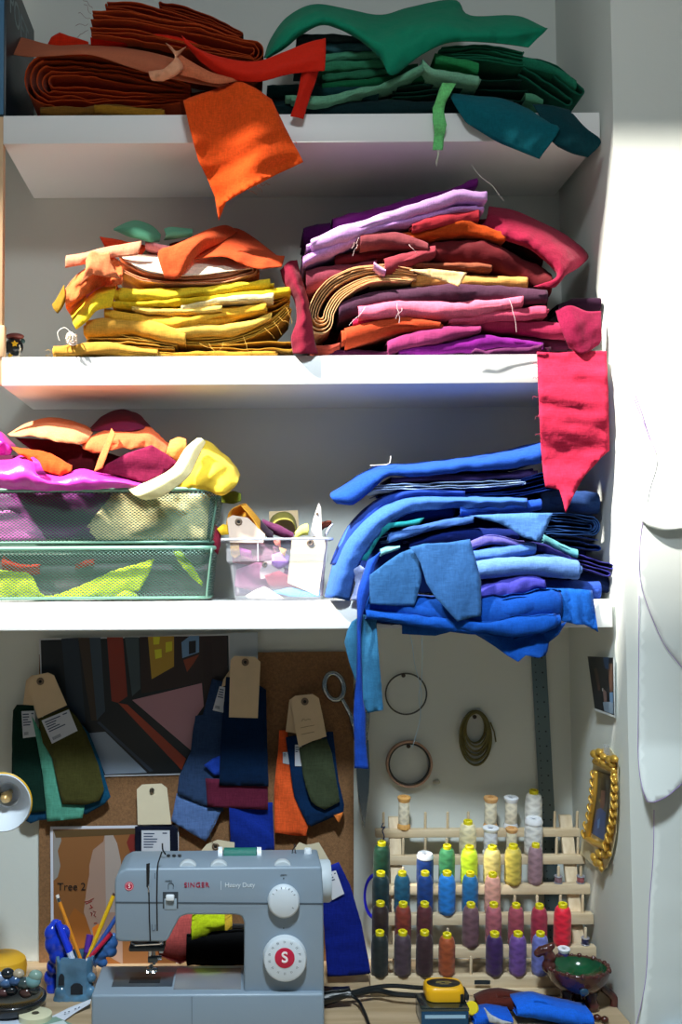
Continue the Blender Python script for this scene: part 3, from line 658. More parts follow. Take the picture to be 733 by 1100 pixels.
def tray(label, xr_top, xr_bot, ytop, ybot):
    YF = -.285
    zt = W(100, ytop, YF).z; zb = W(100, ybot, YF).z + .001
    x1 = W(xr_top, ytop, YF).x; x1b = W(xr_bot, ybot, YF).x; x0 = -.64
    t = empty('mesh_tray', ((x0 + x1) / 2, -.16, zb), label, 'tray', 'green mesh trays on the lowest shelf')
    top = rrect(x0, x1, YF, -.03, .028); bot = rrect(x0 + (x1 - x1b), x1b, YF + .010, -.04, .024); n = len(top)
    mb = MB(); rows = [[Vector((bx + (tx - bx) * k / 6, by + (ty - by) * k / 6, zb + .004 + (zt - zb - .006) * k / 6)) for k in range(7)] for (tx, ty), (bx, by) in zip(top, bot)]
    mb.grid(rows, closed_u=True)
    mb.add([Vector((x, y, zb + .004)) for x, y in bot], [tuple(range(n))])
    g = plain('#5d8474', .4, .15)
    o = mb.out('mesh_wall', meshmat('#55786a'), t, True, 40); md = o.modifiers.new('thickness', 'SOLIDIFY'); md.thickness = .0012
    MB().tube([Vector((x, y, zt)) for x, y in top], .0042, 8, True).out('rim', plain('#86b8a4', .35, .1), t, True, None)
    MB().tube([Vector((x, y, zb + .003)) for x, y in bot], .003, 8, True).out('base_wire', g, t, True, None)
    for sx in (1,):
        MB().tube(catmull([Vector((x1 - .004, YF + .004, zt)), Vector(((x1 + x1b) / 2 - .005, YF + .009, (zt + zb) / 2)), Vector((x1b - .006, YF + .014, zb + .003))], 8), .0022, 6).out('corner_wire', g, t, True, None)
    return t
tray('lower green wire mesh tray holding lime and grey cloths', 230, 225, 589, 645)
tray('upper green wire mesh tray heaped with bright cloths', 237, 229, 526, 585)
GE = 'cloths in the upper mesh tray'; GF = 'cloths in the lower mesh tray'
loft('lime green cloth lying along the lower mesh tray', '#cbe234', [[(0,612,-.262),(18,614,-.262),(34,618,-.262),(48,640,-.262),(80,632,-.262),(120,614,-.262),(166,600,-.262)], [(0,630,-.264),(16,630,-.264),(34,632,-.264),(50,642,-.264),(85,641,-.264),(125,630,-.264),(160,616,-.264)], [(0,643,-.26),(16,643,-.26),(36,643,-.26),(54,643,-.26),(90,643,-.26),(118,641,-.26),(150,634,-.26)]], group=GF, wr=.002)
sheet('lime green strip slanting down in the right of the lower mesh tray', '#c2dc30', [(186,592),(194,592),(206,606),(218,626),(217,630),(204,618),(192,604)], -.262, wr=.003, group=GF)
sheet('small lime cloth corner at the floor of the lower mesh tray', '#cbe234', [(122,641),(134,634),(146,637),(151,643),(136,644)], -.268, wr=.003, group=GF)
sheet('greyish mauve cloth behind the lime ones in the lower mesh tray', '#75686f', [(-20,596),(228,596),(222,640),(-20,642)], -.23, wr=.008, group=GF)
fold('red cloth at the left of the lower mesh tray', '#d23a28', [(0,604),(20,612),(44,612)], [16,14,8], -.252, depth=.1, group=GF)
fold('red cloth roll in the middle of the lower mesh tray', '#c83424', [(80,609),(90,607),(101,605)], [6,7,6], -.252, depth=.1, group=GF)
sheet('plum cloth filling the left of the upper mesh tray', '#8a3a86', [(-20,530),(120,530),(90,580),(-20,580)], -.25, wr=.012, kind='silk', group=GE)
sheet('pink cloth bulging low at the left of the upper mesh tray', '#e27ad0', [(-20,552),(10,548),(30,556),(44,570),(50,581),(-20,581)], lambda x, y: -.262, wr=.006, kind='silk', group=GE)
sheet('pale cream cloth pressed against the front of the upper mesh tray', '#efe6b0', [(122,530),(226,530),(222,580),(84,580),(100,556)], -.252, wr=.008, ang=50, group=GE)
sheet('plum cloth corner beneath the cream one in the upper mesh tray', '#7a4a78', [(74,580),(90,565),(104,580)], -.262, wr=.002, group=GE)
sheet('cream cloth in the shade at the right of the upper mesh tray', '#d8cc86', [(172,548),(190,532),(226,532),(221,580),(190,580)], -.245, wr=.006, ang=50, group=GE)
# heap on top
fold('plum cloth wad supporting the heap above the upper mesh tray', '#5a1c3c', [(-20,508),(40,504),(110,504),(190,512)], [34,38,34,22], -.22, depth=.14, n=2, group=GE)
loft('pink satin cloth with a curl lying along the upper tray rim', '#ea3cc4',
     [[(-8,494,-.25),(10,494,-.26),(24,489,-.27),(38,492,-.28),(42,504,-.29),(64,511,-.30),(86,504,-.30),(116,510,-.30),(155,520,-.30)],
      [(-8,503,-.30),(10,503,-.31),(26,499,-.315),(42,504,-.31),(48,513,-.315),(66,516,-.322),(88,512,-.325),(118,515,-.318),(156,521,-.31)],
      [(-8,513,-.31),(12,514,-.32),(30,514,-.325),(46,517,-.325),(58,521,-.325),(72,522,-.328),(92,520,-.328),(120,519,-.318),(157,522,-.31)],
      [(-8,524,-.295),(12,525,-.30),(32,526,-.305),(46,527,-.305),(60,527,-.305),(76,527,-.305),(95,526,-.305),(124,524,-.302),(158,523,-.30)]], kind='satin', group=GE, wr=.003, nu=70, nv=20)
loft('pink satin curl standing in the ribbon by the orange strip', '#e23abc', [[(33,492,-.318),(36,496,-.33),(38,506,-.33),(42,511,-.325)], [(36,491,-.315),(42,496,-.33),(46,505,-.333),(50,511,-.328)]], kind='satin', group=GE, nv=8, nu=16)
loft('pink satin loop at the left edge above the mesh tray', '#d92cb2', [[(-6,462,-.22),(2,464,-.22),(10,472,-.22),(17,480,-.23)], [(-6,474,-.26),(2,475,-.265),(9,480,-.265),(13,484,-.26)], [(-6,488,-.25),(2,489,-.25),(8,489,-.25),(12,488,-.25)]], kind='satin', group=GE, wr=.003)
loft('orange cloth strip sloping under the peach cloth', '#ec5a26', [[(12,480,-.285),(30,482,-.29),(56,488,-.295),(78,500,-.298)], [(18,486,-.295),(34,490,-.302),(52,497,-.306),(76,506,-.308)], [(28,490,-.292),(36,499,-.30),(50,507,-.304),(66,510,-.304)]], group=GE, wr=.003)
sheet('dark maroon cloth in the hollow between peach and coral cloths', '#5c141c', [(16,470),(50,472),(86,478),(104,490),(100,507),(70,505),(40,488)], -.27, wr=.005, group=GE)
loft('peach cloth domed over the left of the tray heap', '#f5a070', [[(8,467,-.22),(26,456,-.17),(50,449,-.15),(78,452,-.16),(101,463,-.19)], [(10,468,-.27),(28,463,-.28),(52,460,-.285),(78,464,-.28),(98,468,-.25)], [(14,468,-.285),(32,469,-.30),(54,472,-.31),(82,477,-.305),(94,474,-.27)]], group=GE, wr=.004)
loft('maroon cloth domed at the back of the tray heap', '#7c1640', [[(96,461,-.14),(112,446,-.12),(132,440,-.11),(150,446,-.12),(164,460,-.14)], [(98,462,-.2),(114,455,-.21),(132,451,-.215),(150,454,-.21),(163,460,-.18)], [(98,463,-.21),(116,463,-.24),(134,463,-.25),(150,461,-.24),(162,461,-.2)]], kind='silk', group=GE, wr=.005)
loft('coral cloth twisted across the tray heap', '#ef7244', [[(88,476,-.26),(102,466,-.24),(120,461,-.23),(146,460,-.22),(162,460,-.21),(182,478,-.23)], [(90,482,-.29),(104,474,-.29),(122,470,-.285),(146,470,-.28),(162,470,-.275),(180,484,-.27)], [(100,487,-.29),(112,486,-.30),(126,482,-.30),(146,482,-.295),(160,482,-.29),(176,492,-.28)]], group=GE, wr=.006, wl=.02)
loft('orange ribbon fold standing in front of the maroon hollow', '#f07c48', [[(120,460,-.30),(114,474,-.31),(107,490,-.31),(101,507,-.31)], [(124,466,-.315),(119,478,-.325),(114,492,-.325),(110,503,-.32)]], group=GE, nu=20, nv=6)
sheet('wine red cloth panel with a frayed slanting edge on the tray heap', '#8e2248', [(103,507),(116,498),(132,489),(148,483),(163,478),(178,487),(193,498),(178,508),(162,520),(146,516),(128,511)], lambda x, y: -.312 + .0002 * (x - 100), wr=.004, group=GE)
loft('small orange cloth loop between the wine panel and yellow cloth', '#f4964c', [[(183,473,-.28),(192,470,-.28),(200,472,-.28)], [(180,482,-.295),(190,482,-.30),(200,482,-.29)], [(178,489,-.29),(186,494,-.295),(194,497,-.29)]], group=GE, nu=16, nv=8)
loft('yellow cloth spilling off the right end of the upper tray', '#f8d340', [[(212,472,-.2),(222,472,-.19),(236,482,-.18),(248,494,-.18),(258,511,-.2)], [(206,492,-.26),(220,488,-.27),(236,494,-.27),(248,503,-.26),(257,514,-.25)], [(198,512,-.29),(212,510,-.305),(228,512,-.31),(243,516,-.30),(255,519,-.28)], [(186,527,-.28),(204,526,-.29),(224,528,-.295),(239,531,-.295),(252,523,-.28)]], kind='silk', group=GE, wr=.008, wl=.04)
loft('pale yellow folded edge draped over the upper tray rim', '#fbf0b8', [[(138,526,-.31),(150,521,-.315),(166,514,-.32),(186,502,-.32),(199,482,-.31),(212,471,-.29)], [(146,533,-.32),(158,529,-.33),(174,520,-.335),(194,506,-.335),(207,484,-.325),(217,471,-.30)], [(157,537,-.315),(170,534,-.32),(184,527,-.325),(203,511,-.325),(213,492,-.31),(221,475,-.295)]], kind='silk', group=GE, wr=.002)
loft('olive green cloth end poking out behind the yellow cloth', '#77842a', [[(238,532,-.2),(250,528,-.19),(259,530,-.19)], [(238,540,-.21),(250,541,-.215),(259,538,-.2)]], group=GE, nu=14, nv=6)
# ================================================================ lowest shelf, clear plastic bin
def plastic(col, alpha, rough=.25):
    m, n, l, b = newmat('clear_plastic')
    b.inputs['Base Color'].default_value = lin(col); b.inputs['Roughness'].default_value = rough; b.inputs['Specular IOR Level'].default_value = .5
    tr = n.new('ShaderNodeBsdfTransparent'); mx = n.new('ShaderNodeMixShader'); mx.inputs[0].default_value = alpha
    l.new(tr.outputs[0], mx.inputs[1]); l.new(b.outputs[0], mx.inputs[2]); l.new(mx.outputs[0], n['Material Output'].inputs['Surface'])
    return m
def bin_box():
    YF = -.29
    c = lambda x, y: W(x, y, YF)
    t = empty('plastic_bin', (c(297, 645).x, -.2, Z3), 'small clear plastic bin crammed with swatches, between mesh trays and blue pile', 'bin')
    mb = MB()
    zt, zm, zm2, zb = c(297, 578).z, c(297, 603).z, c(297, 607).z, Z3 + .0015
    def ring(xl, xr, yf, yb, z, r=.012): return [Vector((x, y, z)) for x, y in rrect(xl, xr, yf, yb, r, 4)]
    L = [(239, 357, 0), (242.5, 354, .004), (243, 353, .004), (247, 351, .008), (252, 346.5, .012)]
    zs = [zt, zt - .004, zm, zm2, zb]
    rings = []
    for (a, b_, d), z in zip(L, zs): rings.append(ring(c(a, 600).x, c(b_, 600).x, YF + d, -.10 - d, z))
    rows = [[r[i] for r in rings] for i in range(len(rings[0]))]
    mb.grid(rows, closed_u=True); mb.add(rings[-1], [tuple(range(len(rings[-1])))])
    o = mb.out('bin_wall', plastic('#dfe4f2', .09), t, True, 30); md = o.modifiers.new('thickness', 'SOLIDIFY'); md.thickness = .0012
    top = ring(c(237, 600).x, c(359, 600).x, YF - .003, -.095, zt, .014); low = [p - Vector((0, 0, .004)) for p in top]
    inn = ring(c(240.5, 600).x, c(355.5, 600).x, YF + .004, -.10, zt, .012)
    mb = MB(); mb.grid([[inn[i], top[i], low[i]] for i in range(len(top))], closed_u=True)
    o = mb.out('rim', plastic('#eef0fa', .8), t, True, 30); md = o.modifiers.new('thickness', 'SOLIDIFY'); md.thickness = .001
    MB().tube([c(277, 580) + Vector((0, -.0005, 0)), c(277.5, 603) + Vector((0, .003, 0))], .0009, 5).out('divider_rib', plastic('#f4f6ff', .7), t)
bin_box()
GG = 'swatches in the clear plastic bin'
CARD = plain('#d8bd98', .8, var=.04, vscale=30)
CARDL = plain('#dccfb2', .8, var=.03, vscale=30)
METAL = plain('#8a8a86', .35, .9)
DARKHOLE = plain('#3c2c26', .6)
def grommet(cx, cy, Y, r, parent, col='#7a6654'):
    mb = MB(); M = Matrix.Translation(W(cx, cy, Y - .0012)) @ Matrix.Rotation(math.radians(90), 4, 'X')
    px = mpp(Y)
    mb.lathe([(r*px, 0), (r*px*.92, .0008), (r*px*.55, .0012), (r*px*.42, .0006), (r*px*.42, -.0002)], 20, M)
    mb.out('grommet', plain(col, .5, .3), parent, True, None)
    mb = MB().lathe([(r*px*.42, .0003), (0.0, .0003)], 14, M); mb.out('hole', plain('#1e1a18', .8), parent, True, None)
def cardtag(label, outl, Y, gx, gy, gr, col=None, cat='tag', group=None, name='paper_tag'):
    b = slab(name, outl, Y, .0007, col or CARD); tag(b, label, cat, group); grommet(gx, gy, Y, gr, b); return b
loft('ochre cloth curled into a tube at the left of the plastic bin', '#eca83a', [[(243,572,-.25),(244,558,-.25),(248,548,-.25),(258,542,-.25)], [(262,573,-.235),(262,556,-.21),(262,546,-.2),(263,541,-.22)], [(285,573,-.23),(281,562,-.225),(274,552,-.225),(265,542,-.23)], [(286,576,-.25),(278,568,-.268),(270,556,-.268),(259,543,-.255)]], group=GG, wr=.002)
cardtag('beige paper tag with a brown eyelet, propped in front of the ochre tube', [(244,557),(250,553.5),(266,556),(285,574),(283,583),(247,583)], -.268, 256.5, 560.5, 4.0, plain('#d6bfae', .8))
fold('purple cloth roll leaning in the top of the plastic bin', '#5e2c4e', [(281,560),(296,568),(316,576)], [9,12,8], -.26, depth=.05, n=3, group=GG)
fold('dark printed cloth end with yellow specks beside the purple roll', '#2c2330', [(280,562),(286,570),(294,577)], [9,10,8], -.272, depth=.03, n=2, group=GG)
slab('paper_card', [(289,549.5),(320,548),(322,574),(290,575)], -.13, .0008, plain('#d9bd94', .8)); tag(COL.objects[-1], 'square beige card standing at the back of the plastic bin', 'card', GG)
loft('olive cloth arched like a dome in front of the beige card', '#8d8440', [[(288,576,-.15),(292,556,-.14),(305,550,-.135),(316,556,-.14),(321,576,-.15)], [(290,577,-.19),(295,562,-.2),(306,558,-.2),(315,562,-.2),(320,577,-.19)]], group=GG, nv=8)
fold('lemon and white scrap sticking up right of the olive dome', '#e3e070', [(317,575),(324,570),(332,568)], [5,9,12], -.24, depth=.04, group=GG)
cardtag('pale tag standing upright in the right of the plastic bin', [(333,576),(337,556),(342.5,540),(345,545),(346,577)], -.22, 341, 552, 1.4, plain('#cfc6c2', .7))
fold('dark brown cloth tips at the right end of the plastic bin', '#5a2c22', [(337,574),(344,567),(350,563),(357,562)], [12,12,9,5], -.215, depth=.04, n=3, group=GG)
fold('pale blue cloth edge at the right rim of the plastic bin', '#b8c0dc', [(350,574),(355,566),(358,563)], [4,5,3], -.225, depth=.03, group=GG)
# inside the bin
Yb = -.262
def inb(label, col, outl, dy=0.0, **k): return sheet(label, col, outl, Yb + dy, wr=k.pop('wr', .006), group=GG, **k)
inb('dusky pink cloth packed against the front of the plastic bin', '#c88298', [(247,582),(276,580),(303,590),(308,606),(290,612),(262,606),(250,604)], .02)
inb('peach gold cloth scrap at the upper left inside the plastic bin', '#e8b87c', [(247,580),(256,579),(258,596),(252,600),(248,596)])
inb('magenta cloth scrap inside the plastic bin', '#d060b4', [(257,588),(270,592),(272,600),(258,596)], .004)
inb('deep mauve cloth lying across the middle of the plastic bin', '#8a5a78', [(254,612),(276,604),(300,606),(318,616),(332,626),(330,634),(306,632),(270,634),(252,630)], .006)
inb('violet cloth puff inside the plastic bin', '#a878cc', [(292,596),(304,592),(311,597),(310,606),(300,612),(292,606)], -.002)
inb('wine cloth roll low inside the plastic bin', '#8a4a58', [(284,618),(300,613),(318,622),(331,625),(332,632),(314,633),(290,632)], -.004)
inb('purple grey cloth filling the back of the plastic bin', '#8c7c94', [(248,580),(352,580),(347,640),(253,640)], .06, wr=.01)
inb('coral cloth scrap at the top inside the plastic bin', '#ec8478', [(293,579),(301,579),(302,588),(296,586)], .002)
inb('orange cloth scrap beside the coral one inside the plastic bin', '#f0b070', [(300,588),(308,590),(306,598),(302,594)], -.003)
inb('light blue cloth on the floor of the plastic bin', '#62a4d6', [(290,636),(312,631),(330,634),(344,634),(344,641),(312,641)], -.006)
inb('cream cloth corner at the floor of the plastic bin', '#e8dccb', [(264,640),(274,634),(284,630),(298,638),(306,643),(268,643)], -.008)
cardtag('grey tag with eyelet lying inside the plastic bin, lower left', [(279,613),(284,603),(297,602),(306,612),(304,618),(280,622)], Yb - .003, 284.5, 606.5, 3, plain('#b9a8ae', .8))
cardtag('large cream tag with eyelet pressed against the right of the plastic bin', [(314,577),(348,577),(350,586),(342,640),(309,626)], Yb - .012, 333.5, 583, 4, CARDL)
# yellow printed strip and wine scrap between tray and bin
sheet('yellow printed cloth strip between the mesh tray and plastic bin', '#e6b930', [(233,568),(240,563),(250,565),(249,574),(238,575)], -.262, wr=.004, group='scraps between tray and bin')
sheet('wine cloth scrap hanging between the mesh tray and plastic bin', '#6e1e30', [(230,562),(238,570),(237,586),(234,596),(229,590)], -.25, wr=.006, group='scraps between tray and bin')

# ================================================================ lowest shelf, blue pile
GH = 'blue cloths piled on the lowest shelf'
fold('deep blue cloth at the bottom of the blue pile, drooping over the shelf edge', '#1a62d8', [(386,650,-.01),(440,655,-.02),(500,660,-.025),(560,656,-.025),(613,648,-.01)], [28,32,34,34,30], -.31, depth=.05, n=3, group=GH, w=1.5)
fold('bright blue cloth fold sagging below the shelf edge with a looped right end', '#2070ee', [(392,660),(440,666),(490,673),(556,674),(609,666)], [10,12,14,20,16], -.342, depth=.03, n=3, group=GH, w=1.4)
sheet('bright blue pointed cloth end hanging lowest under the shelf edge', '#1f6ae2', [(500,670),(540,676),(580,676),(609,668),(600,682),(590,690),(588,700),(586,704),(579,707),(570,705),(565,704),(557,711),(545,704),(528,692),(512,682)], lambda x, y: -.312 - .008 * math.sin((x + y) * .08), wr=.008, ang=25, wl=14, group=GH, name='hanging_cloth')
sheet('blue cloth tab hanging under the shelf edge below the two denim flaps', '#2a72dc', [(432,668),(470,668),(512,672),(492,676),(480,680),(468,683),(450,682),(432,681)], -.318, wr=.003, group=GH, name='hanging_cloth')
sheet('bright blue torn tab hanging at the right end of the lowest shelf', '#2478ee', [(586,632),(612,632),(636,634),(640,660),(643,679),(634,674),(628,671),(620,671),(606,668),(590,660)], lambda x, y: -.312 - .004 * math.sin(x * .5), wr=.004, ang=80, wl=10, group=GH, name='hanging_cloth')
fold('royal blue cloth layer under the violet one', '#2456c4', [(520,648),(560,640),(612,638)], [14,16,14], -.302, n=2, group=GH)
fold('blue cloth with a rounded end at the right of the blue pile', '#3a62d0', [(580,632),(615,633),(647,634)], [16,19,17], -.285, n=2, group=GH)
fold('violet blue cloth gathered in pleats', '#5a5ade', [(503,652),(525,640),(548,632),(575,628),(591,631)], [22,24,20,17,13], -.312, n=4, group=GH, w=1.8)
fold('pale sky blue rolled cloth with a hem near its right end', '#74a2f2', [(502,614),(540,610),(580,608),(606,609),(630,612)], [22,21,20,22,21], -.318, n=3, group=GH)
fold('indigo cloth ends folded at the far right of the blue pile', '#4a48b4', [(580,598),(618,602),(656,613)], [12,16,20], -.285, n=4, mode='S', group=GH)
fold('dark navy cloth in the shade under the indigo ends', '#1a2c62', [(610,620),(634,622),(656,628)], [16,18,16], -.262, n=2, group=GH)
fold('cornflower blue rolled cloth above the pale sky blue roll', '#5c8eea', [(496,600),(530,596),(577,588)], [14,15,12], -.31, n=2, group=GH)
fold('dark purple blue twisted cloth right of the cornflower roll', '#35348e', [(574,586),(592,591),(616,603)], [12,12,10], -.298, depth=.12, n=2, group=GH, w=1.6)
fold('seafoam blue cloth roll at the right of the blue pile', '#68b4c0', [(584,578),(600,585),(622,595)], [9,9,8], -.292, depth=.12, n=2, group=GH)
fold('dark blue crumpled cloth behind the seafoam roll', '#24489e', [(592,580),(618,582),(644,585)], [14,18,16], -.27, n=3, mode='S', group=GH)
fold('violet thin folded cloth under the diagonal light flap', '#7a74d8', [(503,588),(530,580),(566,585)], [9,10,9], -.302, n=3, group=GH)
fold('mid blue cloth folded flat at the right under the crimson tip', '#3260aa', [(586,562),(612,563),(637,566)], [22,22,18], -.285, n=4, mode='CR', group=GH)
sheet('light denim cloth flap lying diagonally in the middle of the blue pile', '#5f96e6', [(504,554),(540,552),(570,551),(594,551),(588,566),(581,582),(572,580),(562,577),(550,569),(536,562)], lambda x, y: -.314 - .0006 * (x - 500) * .2, wr=.003, group=GH)
fold('dark navy cloth layer under the denim fold', '#182f8a', [(436,586),(470,579),(505,574),(560,574)], [10,12,12,10], -.295, n=2, group=GH)
fold('denim blue rolled cloth edge in the middle of the blue pile', '#4e7cd2', [(412,579),(445,570),(480,562),(512,557)], [8,9,9,6], -.31, n=2, group=GH)
fold('slate blue cloth end at the far right behind the crimson tip', '#35589c', [(578,540),(610,537),(646,540)], [20,22,22], -.255, n=2, group=GH)
fold('vivid blue cloth roll in the middle right of the blue pile', '#2a60e2', [(490,549),(530,546),(584,541)], [9,13,12], -.302, n=2, group=GH)
fold('dark blue cloth in the hollow under the wide light blue drape', '#1c3c96', [(408,562),(440,552),(490,549)], [16,20,18], -.275, n=2, group=GH)
sheet('teal cloth flap tucked under the light blue drape', '#2496a4', [(376,594),(386,582),(395,571),(415,562),(436,560),(456,556),(450,564),(420,567),(408,578),(400,592),(394,603),(384,600)], lambda x, y: -.316, wr=.004, group=GH)
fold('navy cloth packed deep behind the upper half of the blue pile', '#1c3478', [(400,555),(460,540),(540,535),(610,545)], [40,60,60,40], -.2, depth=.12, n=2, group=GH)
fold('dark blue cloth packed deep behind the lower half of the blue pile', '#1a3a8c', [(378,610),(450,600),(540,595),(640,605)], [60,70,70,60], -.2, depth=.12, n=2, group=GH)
loft('wide light blue cloth drape falling down the left side of the blue pile', '#4f86ea',
     [[(566,535,-.295),(500,533,-.295),(436,531,-.285),(398,544,-.27),(372,570,-.265),(359,600,-.27),(349,641,-.28)],
      [(566,538,-.308),(500,538,-.31),(440,540,-.312),(406,556,-.322),(382,582,-.325),(370,608,-.325),(359,642,-.318)],
      [(566,545,-.30),(500,546,-.30),(442,551,-.305),(414,568,-.312),(396,590,-.314),(384,612,-.314),(376,645,-.308)]], group=GH, wr=.004, nu=64)
loft('royal blue cloth layer that follows the light blue drape on its upper side', '#2a52c6',
     [[(500,527,-.29),(440,525,-.28),(404,537,-.265),(378,560,-.255),(362,588,-.26),(355,606,-.265)], [(500,529,-.305),(442,528,-.302),(410,540,-.30),(385,562,-.298),(369,588,-.295),(360,606,-.29)], [(500,533,-.30),(444,533,-.30),(414,544,-.302),(392,565,-.302),(376,590,-.30),(365,606,-.295)]], group=GH, wr=.002, nu=50)
fold('royal blue cloth wrapped round in a loop at the right, beside the crimson tip', '#2450c8', [(426,527),(490,529),(545,526),(590,516)], [9,10,14,18], -.292, n=3, mode='CR', group=GH)
fold('pale powder blue cloth with torn edges high in the blue pile', '#b8d2f8', [(402,523),(440,522),(500,521),(567,517)], [7,9,9,7], -.30, n=3, mode='S', group=GH)
fold('muted purple cloth just under the top blue cloth', '#5c4a94', [(416,515),(500,513),(582,507)], [6,7,9], -.292, n=2, group=GH)
loft('rich blue cloth on top of the blue pile, its left end drooping', '#2f66dc',
     [[(357,528,-.24),(374,518,-.2),(392,506,-.17),(410,499,-.15),(445,497,-.14),(500,491,-.14),(545,483,-.14),(583,474,-.14)],
      [(355,531,-.29),(372,523,-.29),(391,511,-.285),(411,502,-.28),(446,499,-.28),(500,493,-.28),(545,486,-.28),(583,477,-.28)],
      [(356,535,-.31),(373,533,-.315),(393,521,-.317),(413,508,-.315),(446,505,-.313),(500,499,-.313),(545,494,-.313),(582,487,-.313)],
      [(362,541,-.30),(380,541,-.305),(396,530,-.308),(415,513,-.305),(446,511,-.303),(500,506,-.303),(545,503,-.303),(582,497,-.303)],
      [(366,540,-.26),(382,539,-.24),(398,527,-.2),(417,512,-.17),(446,510,-.15),(500,505,-.15),(545,501,-.15),(582,495,-.15)]], group=GH, wr=.004, nu=70, nv=24)
fold('inner layers of the rich blue top cloth, seen at its right end', '#2450b4', [(470,502),(530,496),(584,487)], [10,13,16], -.298, n=2, group=GH)
sheet('blue denim cloth flap, left of the two on the front of the blue pile', '#4480c6', [(397,618),(406,611),(418,602),(430,594),(446,588),(452,602),(453,622),(449,638),(445,651),(425,651),(397,649)], lambda x, y: -.336 + .00006 * (y - 600), wr=.004, ang=70, group=GH, name='hanging_cloth')
sheet('blue denim cloth flap with a pointed hem, right of the two on the blue pile', '#4a86d2', [(440,588),(455,584),(480,583),(505,579),(511,600),(517,624),(517,662),(504,664),(492,668),(480,655),(468,642),(458,626),(452,605),(446,594)], lambda x, y: -.346 - .006 * math.sin((x - 440) * .045), wr=.004, ang=80, group=GH, name='hanging_cloth')
sheet('pale lavender blue scraps at the left foot of the blue pile', '#a9b8ec', [(379,612),(387,607),(394,612),(390,632),(384,646),(377,644),(382,628)], -.312, wr=.006, group=GH, step=3.5)
fold('tiny mint cloth roll above the left denim flap', '#7cc4cc', [(408,594),(416,591),(430,588)], [7,8,5], -.318, depth=.03, group=GH)
loft('bright blue frayed cloth strap hanging far down past the shelf edge', '#2a62ea',
     [[(395,603,-.318),(389,620,-.324),(384,638,-.334),(384,660,-.338),(384,690,-.338),(383,725,-.338),(381,750,-.338),(380,770,-.338),(381,800,-.336),(381,826,-.336)],
      [(402,598,-.326),(395,618,-.334),(390,638,-.342),(387,660,-.344),(386,690,-.343),(386,725,-.344),(386,750,-.342),(387,768,-.345),(387,798,-.341),(388,826,-.342)],
      [(409,592,-.32),(402,615,-.326),(397,638,-.335),(390,660,-.338),(388,690,-.338),(389,725,-.338),(390,750,-.338),(393,768,-.338),(393,795,-.336),(396,826,-.336)]], group=GH, name='hanging_cloth', wr=.002, nu=70, nv=8)
sheet('aqua blue cloth strip hanging behind the bright blue strap', '#4794c8', [(378,668),(390,660),(404,662),(406,690),(409,725),(412,763),(404,764),(395,766),(388,748),(381,728),(374,706),(370,690),(373,678)], lambda x, y: -.322 - .006 * math.sin(x * .2 + y * .03), wr=.004, ang=85, wl=12, group=GH, name='hanging_cloth')
for lb, pts in (('pale blue loose thread hanging from the blue pile, left of the two', [(440,681,-.318),(443,692,-.31),(446,715,-.25),(452,738,-.2),(453,758,-.18)]), ('pale blue loose thread hanging from the blue pile, right of the two', [(453,682,-.318),(454,700,-.3),(453,730,-.24),(450,748,-.2),(452,768,-.17),(447,790,-.14),(443,803,-.13)])):
    tag(MB().tube(catmull([W(*p) for p in pts], 24), .0005, 5).out('thread', plain('#a8cfe8', .8)), lb, 'thread')
tag(MB().tube(catmull([W(398,500,-.28), W(416,499,-.31), W(419,497,-.31), W(420,490,-.30)], 12), .0007, 5).out('thread', plain('#d8d4d0', .8)), 'short white thread end lying on the top blue cloth', 'thread')

threads(COL.objects['folded_cloth'], '#e4e0da', [(508,178,34,38)], -.30)
# ================================================================ wall under the shelves
def flatprint(name, label, cat, outl, Y, base, patches, border=None, bw=2.0, th=.0006, group=None):
    """a flat printed sheet: colours of the print are faces of one thin mesh"""
    mats = [plain(border or base, .5)]; mb = MB()
    fr = slabpts(outl, Y); mb.prism(fr, [p + Vector((0, th, 0)) for p in fr])
    k = 0
    def patch(pts, col, lift):
        nonlocal k
        mats.append(plain(col, .38)); mb.mi = len(mats) - 1
        q = slabpts(pts, Y - lift); mb.add(q, [tuple(range(len(q)))])
    if border:
        cx = sum(p[0] for p in outl) / len(outl); cy = sum(p[1] for p in outl) / len(outl)
        patch([(x + bw * (1 if x < cx else -1), y + bw * (1 if y < cy else -1)) for x, y in outl], base, .0003)
    for i, (pts, col) in enumerate(patches): patch(pts, col, .0005 + .00004 * i)
    o = mb.out(name, mats, None, False); tag(o, label, cat, group); return o
slab('cork_board', [(42,703),(380,700),(380,1047),(42,1049)], -.013, .012, plain('#86603e', .9, bump=.6, bscale=500, var=.22, vscale=260), None)
tag(COL.objects[-1], 'brown cork board on the wall behind the sewing machine', 'board')
slab('paper_sheet', [(200,682),(277,679),(277,748),(200,748)], -.0145, .0005, plain('#b9c4cc', .8)); tag(COL.objects[-1], 'blank grey white sheet tucked behind the right edge of the dark print', 'paper')
